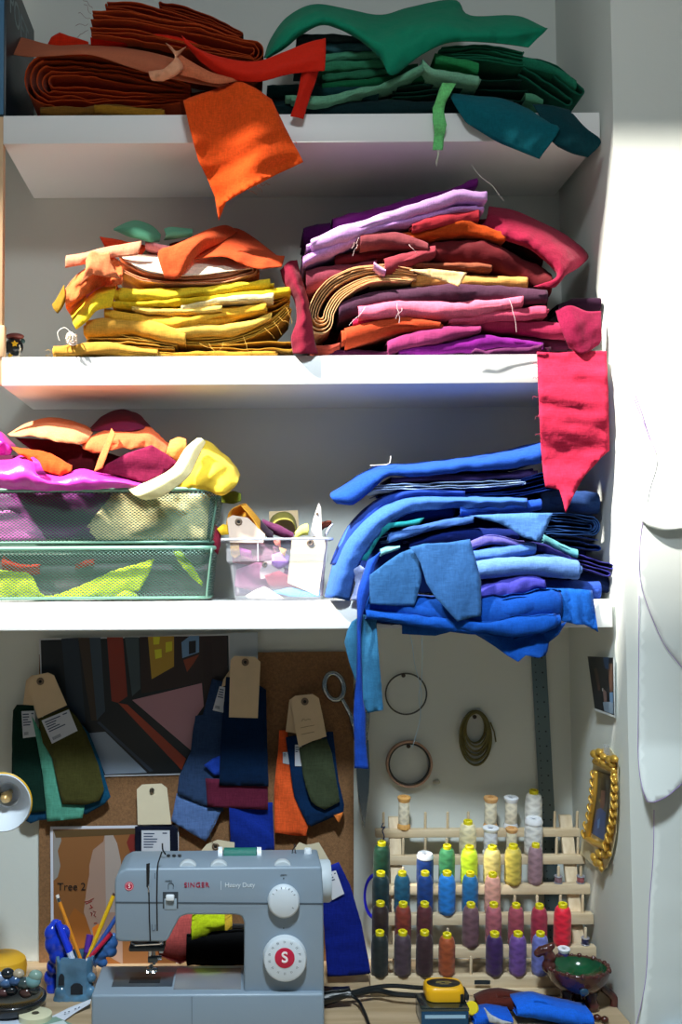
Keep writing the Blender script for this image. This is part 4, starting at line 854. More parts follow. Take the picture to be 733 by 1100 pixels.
flatprint('art_print', 'large dark abstract print of a room interior pinned to the cork board', 'print', [(42,686),(247,681),(249,831),(47,836)], -.016, '#10161b', [
    ([(66,686),(84,685),(92,777),(74,777)], '#1c2a38'), ([(84,685),(96,685),(105,774),(98,774)], '#3c2c1e'), ([(96,685),(108,685),(113,764),(104,774)], '#364552'),
    ([(115,684.5),(132,684.5),(137,748),(127,755),(120,753)], '#8c2f1a'), ([(134,684.5),(149,684.5),(151,740),(142,748)], '#3c4a50'),
    ([(150,684.2),(244,683),(244.6,733),(231,731),(152,745)], '#2e1b17'), ([(159,684),(187,683.3),(187,716),(163,729.6)], '#b8922c'),
    ([(164.5,684.2),(172,684),(171,692),(165,692.5)], '#dcd82c'), ([(178,690),(185,689),(185,699),(178,701)], '#dcd82c'), ([(166,698),(173.5,697),(174,706),(167,708)], '#dcd82c'),
    ([(195,690),(204,683.2),(214,683),(214,700.6),(196,707)], '#6e94bc'), ([(203,689),(210.5,688),(210.5,701),(203,703)], '#14141a'), ([(197,709),(214,703),(208,713),(201,722)], '#8a3c20'),
    ([(142,752),(217,733.7),(219,758.6),(210.6,770.5),(205,806)], '#b4848f'), ([(218,690),(228,690),(229,760),(219,762)], '#2a1512'), ([(127,755),(137,757),(200,815),(195,827)], '#a03c1e'),
    ([(96,787.5),(113,786),(158,830),(113,832)], '#8c9cb0'), ([(104,776),(107,775),(165,828),(161,829)], '#2c3a4c')], border='#c9ccd2', bw=1.6)
p = flatprint('tree_print', 'framed brown print with pale cloud shapes and dark lettering left of the sewing machine', 'print', [(54,888),(192,886),(192,1044),(55,1046)], -.020, '#8a5a32', [
    ([(57.5,892),(64,893),(66,903),(62,914),(65,930),(62,942),(57.5,946)], '#94908c'), ([(96,940),(96,930),(100,913),(111,904),(112.5,897),(121,896),(126,906),(130,925),(132,1036),(104,1020),(90,980),(93,955)], '#a48676'),
    ([(112.5,897),(121,896),(126,906),(130,925),(131,980),(114,980)], '#aa9c94'), ([(136,905),(140,896),(147,894),(147,917),(140,916)], '#7c2420'), ([(66,1000),(80,975),(92,985),(104,1022),(132,1036),(66,1040)], '#9a5c28'),
    ([(57.5,892),(146,890),(146,896),(60,900)], '#5a4426')], border='#d4d6e2', bw=3)
text('lettering', 'Tree 2', .0215, plain('#241c16', .6), Matrix.Translation(W(61.5, 953, -.0215)) @ FRONT, p)
mb = MB()
for pts in ([(91,969),(95,968),(98,966.5),(101,965)], [(92,971),(99,968)], [(97,972),(99,975)], [(96,976),(100,974.5)], [(97,980),(99,981),(98,984)], [(100,979),(103,979.5),(101,983),(103,985)], [(101,992),(104,991),(104,996)]):
    mb.tube([W(x, y, -.0212) for x, y in pts], .0008, 5)
mb.out('pen_marks', plain('#8e2a26', .6), p)
# swatches
def deepen(col, k=.5):
    c = lin(col); y = .2126*c[0] + .7152*c[1] + .0722*c[2]; f = k + (1 - k) * min(1, (y / .28) ** 2)
    return '#%02x%02x%02x' % tuple(max(0, min(255, round(255 * (v * f * 12.92 if v * f <= .0031308 else 1.055 * (v * f) ** (1/2.4) - .055)))) for v in c[:3])
PAPER = plain('#c9cdd6', .7); INK = plain('#44506a', .7)
def bil(q, u, v):
    a, b, c, d = [Vector(x) for x in q]; return a.lerp(b, u).lerp(d.lerp(c, u), v)
def sticker(q, Y, parent, rows=5, bar=True):
    """small white label: q is its four corners from upper left, clockwise"""
    s = slab('sticker', q, Y, .0003, PAPER, parent)
    mb = MB(); rd = random.Random(int(q[0][0] * 7))
    for i in range(rows):
        v = .1 + .1 * i; w_ = rd.uniform(.3, .62)
        mb.add([W(*bil(q, u, vv), Y - .0003) for u, vv in ((.08, v), (.08 + w_, v), (.08 + w_, v + .045), (.08, v + .045))], [(0, 1, 2, 3)])
    if bar:
        for i in range(9):
            u = .1 + .035 * i; mb.add([W(*bil(q, uu, vv), Y - .0003) for uu, vv in ((u, .78), (u + .018, .78), (u + .018, .9), (u, .9))], [(0, 1, 2, 3)])
    mb.add([W(*bil(q, uu, vv), Y - .0003) for uu, vv in ((.74, .08), (.9, .08), (.9, .13), (.74, .13))], [(0, 1, 2, 3)])
    mb.out('printed_lines', INK, s, False); return s
def ptag(outl, Y, g, parent, col=None, gr=4.0):
    b = slab('paper_tag', outl, Y, .0007, col or CARD, parent)
    if g: grommet(g[0], g[1], Y, gr, b)
    return b
def swatch(label, col, outl, Y, group=None, **k): return sheet(label, deepen(col), outl, Y, wr=k.pop('wr', .0025), group=group, name='fabric_swatch', cat='swatch', fray=.4, **k)
GS = 'tagged swatches hanging on the left of the cork board'
s = swatch('dark green swatch with a white label, left of the olive swatch', '#1d4238', [(18,757),(36,757),(41,790),(46,830),(50,871),(27,874),(13,860),(12.6,831),(13,790),(14,763)], -.034, GS)
ptag([(24.7,757),(28,731),(34,725.5),(44,725),(40,758)], -.037, None, s); sticker([(23,764),(37,763.5),(40,791),(24.7,793)], -.0385, s)
swatch('blue swatch end peeping out below the dark green one', '#1f5884', [(20,866),(50,866),(52,880),(42,881),(33,884.5),(24,880)], -.031, GS)
swatch('teal blue swatch peeping out at the right of the olive swatch', '#1f6288', [(86,776),(96,788),(108,818),(114,840),(119,856),(112,864),(92,875),(78,870),(74,820)], -.036, GS)
swatch('pale seafoam swatch hanging between the dark green and olive swatches', '#58a28c', [(34,769),(46,790),(57,810),(63,848),(67,864),(91,865),(88.6,879),(70,881),(50.6,882.5),(49,862),(45,827),(40,798)], -.0405, GS, ang=85)
s = swatch('olive green swatch with a big buff tag and slanted white label', '#5e5c30', [(41,772),(57,766),(73,760),(84,772),(93,788),(106,822),(112,848),(107,860),(93,864.6),(67,864),(62.7,846),(56,814),(46,798)], -.046, GS, ang=70)
ptag([(41,772),(30,739),(32.5,730),(38.5,725),(51.5,722.5),(58,725.5),(72,757.5)], -.0505, (43.3, 732), s); sticker([(44.5,774),(74,762),(83.4,785),(55.8,799)], -.0515, s)
GS2 = 'swatches hanging in the middle of the cork board'
s = swatch('dark navy swatch with a printed label under a cream tag behind the machine', '#20263c', [(145,888),(185.5,886),(191,890),(191.5,922),(145,922)], -.034, GS2)
ptag([(148,886),(147,848),(152.5,842.8),(173.5,841.7),(179.5,846.5),(184,885.5)], -.037, None, s, CARDL); sticker([(152,892),(182.5,892),(183,921),(152,921)], -.038, s, 6)
mb = MB(); c0 = W(163.3, 849, -.040)
mb.lathe([(0, .003), (.004, .0028), (.0052, .001), (.005, 0), (.0022, -.0005), (.0018, -.02)], 16, Matrix.Translation(c0) @ Matrix.Rotation(math.radians(90), 4, 'X')); tag(mb.out('nail', plain('#6a6258', .35, .9)), 'round headed nail through the cream tag above the machine', 'nail')
swatch('periwinkle blue swatch with a slanting end, lowest left of the centre swatches', '#6484c0', [(190,852),(206,860),(222,866),(238,871),(230,888),(221,904),(202,893),(184,882)], -.032, GS2)
s = swatch('slate blue swatch hanging left of the navy one in the centre', '#3f5a86', [(228,729),(239,732),(241,770),(241,815),(240,872),(220,866),(190.5,853),(192.5,834),(199,820),(205,807),(207,788),(210,769),(218,768)], -.036, GS2, ang=80)
ptag([(238,738),(240,730),(248,718),(250,734)], -.0375, None, s); sticker([(236,737),(246,739),(246,767),(228.5,763)], -.0385, s, 4)
swatch('royal blue crumpled swatch end between the slate and navy swatches', '#2c58da', [(219,822),(228,815),(240,810),(240,832),(230,833)], -.044, GS2, wr=.006)
swatch('royal blue wrinkled swatch hanging lowest in the centre', '#2142c0', [(246,862),(293,862),(294,890),(295,914),(270,916),(248,914)], -.034, GS2, wr=.008, ang=40)
swatch('burgundy swatch across the foot of the navy swatch', '#86304e', [(220.8,836),(250,838),(288,842),(288,870),(255,868.5),(223,866.7)], -.041, GS2)
s = swatch('dark navy swatch under the tall buff tag in the centre', '#113058', [(243,727),(270,730),(286,741),(287,790),(288.7,844.7),(260,844),(235.4,843.7),(237,800),(239.6,769)], -.048, GS2)
ptag([(246,770.5),(247,730),(248,709),(252,704.6),(274,705.7),(280,711),(278.5,742),(277,771.5)], -.052, (263.6, 711.3), s)
GS3 = 'swatches hanging on the right of the cork board'
s = swatch('bright orange swatch hanging at the left of the navy and olive ones', '#f0602e', [(300,784.5),(309,784.5),(311,817),(318,857),(331,888),(329,898),(312,897),(295.5,894.5),(294.5,848),(299,806)], -.034, GS3, ang=60, wr=.004)
ptag([(307,786),(311,752),(318,747),(320,788)], -.037, None, s); sticker([(304,808),(311,808),(311,821),(304,820)], -.0375, s, 3, False)
s = swatch('navy swatch curving under the olive one, with an orange frayed tip', '#173e70', [(307,792),(318,790),(340,800),(352,786),(358,786),(361,815),(364,839),(370,864.5),(369,874),(352,880),(334.5,888),(330,885),(316,855.5),(311,819)], -.041, GS3, wr=.004)
sheet('', '#e8823c', [(359,876),(369,872),(367,878),(364,884),(361,880)], -.043, name='frayed_tip', parent=s, wr=.002, step=3)
sticker([(317,800),(324,800),(324,823),(317,823)], -.046, s, 3, False)
s = swatch('olive grey swatch with a buff handwritten tag on the right of the board', '#535f46', [(321.5,803.6),(336,796),(351,792.7),(357,810),(360,828),(365.5,861),(357,866),(349,870),(340,866),(334.5,861),(329,846),(325.5,832)], -.050, GS3, ang=60, wr=.004)
tg = ptag([(321,802.7),(316,775),(313,752),(317,747.5),(336,745.5),(342.7,750),(347,770),(351,791),(336,796)], -.0555, (327.6, 753.6), s)
mb = MB()
for pts in ([(324,775),(326,772),(328,774),(331,772.5),(334,773)], [(323,782),(330,780.5),(338,779)], [(324,789),(338,786)]): mb.tube([W(x, y, -.0562) for x, y in pts], .0004, 4)
mb.out('pencil_writing', plain('#8a7458', .8), tg)
for lb, ol, g, Y in (('white tag with a wire loop just behind the machine top, centre', [(213,918),(222,907),(234,902),(252,905),(252,920)], (231.7, 909.5), -.055), ('cream tag behind the right top corner of the machine', [(316,912),(321.7,904.8),(329,907.5),(335,906.7),(342.7,904.8),(356,927.7),(346.5,940),(330,940)], None, -.055)):
    b = slab('paper_tag', ol, Y, .0007, CARDL); tag(b, lb, 'tag')
    if g:
        grommet(g[0], g[1], Y, 4, b)
        MB().tube(catmull([W(231.7, 909, Y - .002), W(227, 902, Y - .006), W(226, 893, Y - .004), W(230, 885, Y), W(232, 880, Y + .004)], 16), .0007, 5).out('wire_loop', plain('#7a7468', .4, .8), b)
s = swatch('cobalt blue swatch with a small white label, right of the machine', '#1e34b0', [(344,936),(354,930),(364,926),(376,950),(388,990),(399,1046),(376,1048),(352,1049)], -.14, None, wr=.003)
sticker([(350,938),(361,935),(370,960),(357,967)], -.1445, s, 3, False)
# scissors
t = empty('scissors', W(386, 800, -.03), 'metal dressmaking scissors hanging point down at the right edge of the cork board', 'scissors')
STEEL = plain('#9aa2a6', .25, .95)
def ell(cx, cy, rx, ry, Y, n=28, rot=0):
    o = []
    for k in range(n):
        a = 2 * math.pi * k / n; x, y = rx * math.cos(a), ry * math.sin(a); c, s_ = math.cos(math.radians(rot)), math.sin(math.radians(rot))
        o.append(W(cx + x * c - y * s_, cy + x * s_ + y * c, Y))
    return o
MB().tube(ell(359, 737.5, 10.2, 14.5, -.034, 28, -12), .0056, 10, True).out('handle', STEEL, t, True, None)
MB().tube(ell(392, 742, 9, 19, -.028, 28, 8), .0056, 10, True).out('handle', STEEL, t, True, None)
MB().tube(catmull([W(366, 748, -.034), W(373, 761, -.035), W(380, 777, -.034), W(385, 800, -.033)], 12), [.0045]*6 + [.007]*6, 8).out('shank', STEEL, t, True, None)
MB().tube(catmull([W(394, 762, -.028), W(394, 775, -.028), W(391, 800, -.028)], 10), .006, 8).out('shank', STEEL, t, True, None)
BL = plain('#8f9496', .12, 1.0)
MB().prism(slabpts([(381,795),(393,795),(396,827),(395.5,850),(391.5,889),(390,885),(384.5,850),(383,827)], -.033), slabpts([(381,795),(393,795),(396,827),(395.5,850),(391.5,889),(390,885),(384.5,850),(383,827)], -.031), .0006).out('blade', BL, t, False)
MB().prism(slabpts([(384,795),(396,795),(397.5,827),(396.5,850),(391.5,888),(389,870),(386,827)], -.0305), slabpts([(384,795),(396,795),(397.5,827),(396.5,850),(391.5,888),(389,870),(386,827)], -.0285), .0006).out('blade', BL, t, False)
MB().lathe([(0, .0025), (.005, .002), (.0055, 0), (.0055, -.006)], 16, Matrix.Translation(W(388, 803, -.034)) @ Matrix.Rotation(math.radians(90), 4, 'X')).out('pivot_screw', STEEL, t, True, 40)
# rings, bands and ruler on the wall
def nail_at(cx, cy, lb):
    o = MB().lathe([(0, .003), (.004, .0025), (.0045, .001), (.002, 0), (.0018, -.012)], 14, Matrix.Translation(W(cx, cy, -.012)) @ Matrix.Rotation(math.radians(90), 4, 'X')).out('nail', plain('#3a342e', .5, .6)); tag(o, lb, 'nail')
tag(MB().tube(ell(436.5, 745.4, 22, 22, -.008, 48), .0017, 8, True).out('hoop', plain('#4a4c48', .5)), 'thin dark hoop on the wall, upper of the two rings', 'hoop'); nail_at(433.5, 725.5, 'dark nail holding the upper hoop')
t = empty('embroidery_hoop', W(440, 846, -.008), 'pinkish wooden hoop with a dark inner ring, lower of the two rings on the wall', 'hoop')
mb = MB(); R = 24.6 * mpp(-.01); r2 = 22.6 * mpp(-.01)
mb.lathe([(R, -.006), (R, .006), (R - .001, .007), (r2, .007), (r2, -.006), (R, -.006)], 56, Matrix.Translation(W(439.7, 820.7, -.0085)) @ Matrix.Rotation(math.radians(90), 4, 'X')); mb.out('outer_ring', wood('#b08a74', '#c29c84', 'X', 20), t, True, 40)
MB().tube(ell(439.7, 820.7, 21.8, 21.8, -.012, 48), .0019, 8, True).out('inner_ring', plain('#33332e', .5), t, True, None); nail_at(439, 801.5, 'dark nail holding the pinkish wooden hoop')
t = empty('tape_coil', W(512, 822, -.01), 'olive coil of narrow tape hanging on a nail to the right of the hoops', 'tape')
OL = plain('#6a6232', .75, var=.15, vscale=90)
for i, (cx, cy, rx, ry, Y) in enumerate(((511.5,793,16.5,29,-.010),(512,790,15,26,-.014),(511,791,16,26,-.018),(512,786,13,21,-.020),(511.5,788,14,23,-.013),(512.5,784,11.5,18,-.024),(511,782,10.5,16,-.012))):
    mb = MB(); P = ell(cx, cy, rx, ry, Y, 40); rows = [[p + (p - W(cx, cy, Y)).normalized() * a + Vector((0, b, 0)) for a, b in ((-.0012, 0), (.0022, 0), (.0022, .007), (-.0012, .007), (-.0012, 0))] for p in P]
    mb.grid(rows, closed_u=True); mb.out('tape_loop', OL, t, True, 30)
MB().tube([W(527, 776, -.014), W(531, 786, -.012), W(533, 797, -.01)], .0016, 5).out('loose_end', OL, t)
nail_at(510, 770, 'dark nail holding the olive tape coil')
MB().ball(W(469, 840, -.004), .007, 12, (1.2, .7, .7)).out('putty_blob', plain('#b4b2a4', .9)); tag(COL.objects[-1], 'little grey lump of putty stuck on the wall below the hoops', 'putty')
t = empty('steel_ruler', W(596, 1040, -.005), 'long grey steel ruler hanging on the wall behind the thread rack', 'ruler')
slab('blade', [(570,688),(586,688),(605.5,1040),(589.5,1040)], -.006, .0015, plain('#66787e', .38, .75), t)
mb = MB(); mb2 = MB()
for k in range(88):
    v = k / 88; y = 690 + 348 * v; x0 = 570 + 19.5 * v
    L = 3.5 if k % 4 else 5
    if k % 2 == 0: mb.add([W(x0 + .8 + a, y + b, -.0063) for a, b in ((2.6, 0), (3.9, 0), (3.9, 1.4), (2.6, 1.4))], [(0, 1, 2, 3)])
    if k % 4 == 0: mb2.add([W(x0 + a, y + b, -.0063) for a, b in ((10.5, 0), (12.2, 0), (12.2, 1.7), (10.5, 1.7))], [(0, 1, 2, 3)])
mb.out('tick_marks', plain('#20282c', .6), t, False); mb2.out('numbers', plain('#20282c', .6), t, False)
# photo and gilt frame on the side wall
def sidecard(outl, X, th):
    fr = [WX(x, y, X) for x, y in outl]; return fr, [p + Vector((th, 0, 0)) for p in fr]
t = empty('photograph', WX(650, 745, .680), 'small dark photograph of people curling off the right side wall', 'photo')
fr, bk = sidecard([(635,705),(660,706.5),(661,771),(643,763)], .676, .0006)
for i, dx in ((0, -.006), (3, -.006)): fr[i] += Vector((dx, 0, 0)); bk[i] += Vector((dx, 0, 0))
MB().prism(fr, bk).out('print_paper', plain('#d4dcdf', .4), t, False)
def onq(q, u, v, d=0): return q[0].lerp(q[1], u).lerp(q[3].lerp(q[2], u), v) + Vector((-d, 0, 0))
def patchq(q, pts, d): return [onq(q, u, v, d) for u, v in pts]
def qm(name, q, items, parent, d=.0004):
    mats = []; mb = MB()
    for i, (pts, col) in enumerate(items):
        mats.append(plain(col, .35)); mb.mi = i; P = patchq(q, pts, d + i * .00005); mb.add(P, [tuple(range(len(P)))])
    return mb.out(name, mats, parent, False)
qm('picture', fr, [([(.0,.0),(.97,.0),(.97,.96),(0,.96)], '#0f141b'), ([(.2,.22),(.32,.2),(.36,.36),(.4,.6),(.28,.62),(.24,.4)], '#4e3830'), ([(.75,.1),(.95,.1),(.95,.55),(.82,.6),(.78,.35)], '#5c4438'), ([(.6,.0),(.82,.0),(.8,.2),(.66,.2)], '#1c3c60'),
    ([(.5,.55),(.66,.6),(.66,.8),(.52,.8)], '#7c6460'), ([(.46,.8),(.95,.74),(.95,.95),(.5,.95)], '#7c90a4'), ([(.8,.6),(.95,.58),(.95,.76),(.8,.76)], '#5a7ca0')], t)
t = empty('gilt_frame', WX(648, 870, .680), 'ornate gilt frame cut from card around a dark blue portrait, taped to the side wall', 'frame')
XF = .675
fr, bk = sidecard([(638,805),(655,803),(664,816),(664,850),(662,895),(657,920),(652,932),(646,938),(634,926),(623,917),(626,900),(630,875),(635,850),(637,830)], XF, .0012)
MB().prism(fr, bk).out('backing_card', plain('#ded2ae', .7), t, False)
GOLD = plain('#d9ac4a', .34, .5, bump=.3, bscale=150)
mb = MB(); 
def gl(pts, r): mb.tube(catmull([WX(x, y, XF - .004) for x, y in pts], 26), r, 8)
gl([(641,828),(640,850),(636,876),(632,898)], .0065); gl([(660,830),(660,860),(657,890),(651,908)], .0065); gl([(640,818),(650,822),(661,828)], .007); gl([(631,900),(640,906),(650,909)], .006)
mb.out('moulding', GOLD, t, True, None)
rd = random.Random(5); mb = MB()
for (x, y) in ((639,833),(638.5,842),(638,851),(637,860),(635.5,869),(634,878),(631,888),(629,897),(661,838),(661.5,847),(661,856),(661,865),(660,874),(659,883),(657,892),(655,901),(652,910)):
    mb = MB(); P = WX(x, y, XF - .006); mb.ball(P, .0062, 10, (.8, 1.3, 1.1)); mb.tube(catmull([P + Vector((-.003, .006, .008)), P + Vector((-.007, .0, .004)), P + Vector((-.004, -.006, -.006))], 8), .0022, 6)
    mb.out('scroll_bead', GOLD, t, True, None)
mb = MB()
for (x, y, r) in ((639,810,.010),(644,808,.009),(643,815,.009),(649,813,.0085),(655,816,.0095),(660,815,.009),(658,821,.008),(648,819,.008)): mb.ball(WX(x, y, XF - .006), r, 10, (.8, 1.5, .8))
mb.out('crest', GOLD, t, True, None)
mb = MB()
for (x, y, r) in ((638,921,.009),(644,917,.010),(650,918,.009),(644,927,.009),(646,933,.006),(640,927,.007),(655,917,.006)): mb.ball(WX(x, y, XF - .005), r, 10, (.7, 1.4, .9))
mb.out('bottom_scrolls', GOLD, t, True, None)
q = [WX(*p) for p in ((643,828,XF-.002),(657,832,XF-.002),(652,904,XF-.002),(636,895,XF-.002))]
qm('portrait', q, [([(0,0),(1,0),(1,1),(0,1)], '#3c3428'), ([(.1,.1),(.9,.1),(.85,.95),(.1,.95)], '#4a4a44'), ([(.35,.1),(.6,.06),(.85,.3),(.8,.45),(.35,.45)], '#16161c'), ([(.4,.28),(.7,.26),(.72,.5),(.5,.58),(.4,.45)], '#6a463c'), ([(.2,.6),(.5,.54),(.85,.58),(.9,1),(.08,1)], '#264a86'), ([(.35,.75),(.5,.7),(.5,.85),(.38,.88)], '#5a86c0')], t, .001)
MB().prism([WX(*p) for p in ((649,799,.672),(655,801,.672),(655,822,.669),(650,820,.669))], [WX(*p) + Vector((.0004, 0, 0)) for p in ((649,799,.672),(655,801,.672),(655,822,.669),(650,820,.669))]).out('clear_tape', plastic('#c8d0d8', .35), t, False)
# pattern papers on the front of the wall on the right
TIS = plain('#e4eae6', .7, bump=.1, bscale=30)
YP = -.3435
def paper(label, outl, Yf, lines):
    o = sheet(label, '#e4ebe6', outl, Yf, wr=.0012, wl=60, name='pattern_paper', th=.0005, step=7, fray=.2, cat='paper')
    o.data.materials[0] = TIS
    for pts in lines:
        MB().tube(catmull([W(x, y, (Yf(x, y) if callable(Yf) else Yf) - .002) for x, y in pts], 30), .0006, 4).out('pen_line', plain('#a384c4', .7), o)
    return o
paper('lowest sheet of white pattern paper hanging on the right wall', [(697,830),(733,815),(760,815),(760,1140),(680,1140),(690,1085),(695,1040),(699,960),(703,900)], YP - .001, [[(703,870),(702,920),(698,970),(695,1040),(690,1075),(684,1100)]])
paper('middle sheet of white pattern paper with a rounded lower corner', [(686,600),(733,600),(760,600),(760,800),(745,830),(733,842),(716,857),(697,863),(690,845),(686,815)], lambda x, y: YP - .004 - max(0, y - 800) * .0005, [[(687,640),(686.5,700),(686,760),(686,815),(690,845),(697,862),(716,856),(733,842)]])
paper('upper sheet of white pattern paper with a curved purple outline', [(679,413),(705,411),(760,411),(760,740),(733,716),(715,692),(700,660),(690,630),(687,610),(689,570),(691,551),(697,525),(706,490),(696,465),(686,440),(680,425)], lambda x, y: YP - .007, [[(680,424),(686,440),(696,465),(705,490),(698,520),(692,552),(688,580),(687,610),(690,632),(700,662),(715,694),(733,717)], [(681,420),(690,445),(703,488)], [(689,552),(700,556),(713,560)]])
loft('', '#e4ebe6', [[(690,556,YP-.009),(700,563,YP-.009),(716,566,YP-.009),(733,560,YP-.009),(760,556,YP-.009)], [(700,536,YP-.011),(712,540,YP-.014),(725,546,YP-.016),(745,548,YP-.016),(760,546,YP-.016)], [(688,558,YP-.011),(700,566,YP-.018),(716,570,YP-.022),(740,567,YP-.024),(760,563,YP-.024)]], name='turned_hem', parent=COL.objects['pattern_paper.002'], wr=.0006)
COL.objects['turned_hem'].data.materials[0] = TIS
# ================================================================ thread rack
PINE = wood('#cbb390', '#dcc8a8', 'X', 14)
PINEZ = wood('#cbb390', '#dcc8a8', 'Z', 14)
RY = [-.048 - .029 * i for i in range(6)]
RAILS = [((404, 888.5), (630, 894), 8), ((405, 917), (634, 922.5), 9), ((405, 949), (636, 953), 10), ((402, 981), (638, 984), 11), ((400, 1016), (641, 1019.5), 11), ((398, 1046), (640, 1051), 14)]
t = empty('thread_rack', (W(520, 1055, -.19).x, -.12, ZT), 'pale wooden tiered rack of pegs holding thread cones on the desk', 'rack')
pegmat = PINEZ
def railtop(r, px):
    (x0, y0), (x1, y1), h = RAILS[r]; return y0 + (y1 - y0) * (px - x0) / (x1 - x0)
TILT = math.radians(-9)
for r, ((x0, y0), (x1, y1), h) in enumerate(RAILS):
    Y = RY[r]; a, b_ = W(x0, y0, Y), W(x1, y1, Y); z = (a.z + b_.z) / 2; hh = h * mpp(Y)
    mb = MB(); mb.box((a.x, Y, z - hh), (b_.x, Y + .020, z), .0012)
    mb.out('rail', PINE, t, True, 35)
PEGX = [[412, 434, 457, 481, 503, 527, 549, 573, 596, 620], [410, 433, 457, 480, 503, 527, 550, 574, 598, 621], [410, 433, 457, 480, 504, 528, 551, 575, 600, 624], [409, 432, 457, 481, 505, 529, 553, 577, 602, 626], [409, 433, 456, 481, 505, 530, 554, 579, 604, 629], [408, 432, 456, 480, 506, 531, 556, 581, 605, 630]]
for r in range(6):
    (x0, y0), (x1, y1), h = RAILS[r]
    z = (W(x0, y0, RY[r]).z + W(x1, y1, RY[r]).z) / 2
    for px in PEGX[r]:
        c = W(px, railtop(r, px), RY[r] + .010); c = Vector((c.x, RY[r] + .010, z))
        M = Matrix.Translation(c) @ Matrix.Rotation(-TILT, 4, 'X')
        MB().lathe([(0, .036), (.0022, .0355), (.0028, .034), (.0028, -.003), (0, -.003)], 10, M).out('peg', pegmat, t, True, 40)
for (xa, ya, xb, yb, w_) in ((424, 878, 430, 1062, 12.5), (608, 876, 627, 1062, 13)):
    A = [W(xa - w_/2, ya, RY[0] + .021), W(xa + w_/2, ya, RY[0] + .021), W(xb + w_/2, yb, RY[5] + .022), W(xb - w_/2, yb, RY[5] + .022)]
    for p in A[2:]: p.z = max(p.z, ZT + .001)
    MB().prism(A, [p + Vector((0, .012, 0)) for p in A], .001).out('upright', PINEZ, t, True, 35)
    # foot that runs back along the desk
    x = (A[2].x + A[3].x) / 2
    MB().box((x - .010, RY[5] + .034, ZT + .0005), (x + .010, -.004, ZT + .014), .001).out('foot', PINE, t, True, 35)
MB().box((W(398, 1055, RY[5]).x, RY[5] - .008, ZT + .0005), (W(642, 1055, RY[5]).x, RY[5] + .004, (W(398, 1046, RY[5]).z + W(640, 1051, RY[5]).z) / 2 - 12 * mpp(RY[5])), .001).out('base_board', PINE, t, True, 35)
slab('dark_label', [(510, 1053), (527, 1053), (527, 1057.5), (510, 1057.5)], RY[5] - .0085, .0004, plain('#2c3438', .4), t)
# spools
def threadmat(col):
    k = ('t', col)
    if k in _M: return _M[k]
    m, n, l, b = newmat('wound_thread')
    b.inputs['Roughness'].default_value = .5; b.inputs['Sheen Weight'].default_value = .15
    tc = n.new('ShaderNodeTexCoord'); sp = n.new('ShaderNodeSeparateXYZ'); l.new(tc.outputs['Object'], sp.inputs[0])
    at = n.new('ShaderNodeMath'); at.operation = 'ARCTAN2'; l.new(sp.outputs['Y'], at.inputs[0]); l.new(sp.outputs['X'], at.inputs[1])
    def mth(op, a, bb=None, c=None):
        q = n.new('ShaderNodeMath'); q.operation = op
        for i, v in enumerate((a, bb, c)):
            if v is None: continue
            if isinstance(v, (int, float)): q.inputs[i].default_value = v
            else: l.new(v, q.inputs[i])
        return q.outputs[0]
    z = mth('MULTIPLY', sp.outputs['Z'], 2 * math.pi / .0165)
    d1 = mth('SINE', mth('ADD', z, mth('MULTIPLY', at.outputs[0], 3.0))); d2 = mth('SINE', mth('SUBTRACT', z, mth('MULTIPLY', at.outputs[0], 3.0)))
    v = mth('MAXIMUM', d1, d2)
    fine = mth('SINE', mth('MULTIPLY', sp.outputs['Z'], 4200.0))
    hs = n.new('ShaderNodeHueSaturation'); hs.inputs['Color'].default_value = lin(col)
    mr = n.new('ShaderNodeMapRange'); mr.inputs['From Min'].default_value = -.4; mr.inputs['From Max'].default_value = 1; mr.inputs['To Min'].default_value = .84; mr.inputs['To Max'].default_value = 1.1
    l.new(v, mr.inputs['Value']); l.new(mr.outputs[0], hs.inputs['Value']); l.new(hs.outputs[0], b.inputs['Base Color'])
    bp = n.new('ShaderNodeBump'); bp.inputs['Strength'].default_value = .3; bp.inputs['Distance'].default_value = .001
    l.new(mth('ADD', mth('MULTIPLY', fine, .12), v), bp.inputs['Height']); l.new(bp.outputs[0], b.inputs['Normal'])
    _M[k] = m; return m
YCAP = plain('#e6d618', .38); YIN = plain('#8a7c10', .5); WCAP = plain('#e8eaf0', .35); WIN_ = plain('#5a6270', .5); TAN = plain('#d8a46a', .5); TANB = plain('#e0a860', .5)
def place(o, M):
    """stand an origin-centred thing and its parts at M"""
    o.matrix_world = M
def lathe_obj(name, prof, mat, parent, n=26):
    """lathe about its own z axis, in the frame of its parent"""
    mb = MB().lathe(prof, n); me = bpy.data.meshes.new(name); me.from_pydata([tuple(v) for v in mb.v], [], mb.f); me.update(); me.materials.append(mat)
    for p in me.polygons: p.use_smooth = True
    me.set_sharp_from_angle(angle=math.radians(40))
    o = bpy.data.objects.new(name, me); COL.objects.link(o); o.parent = parent; return o
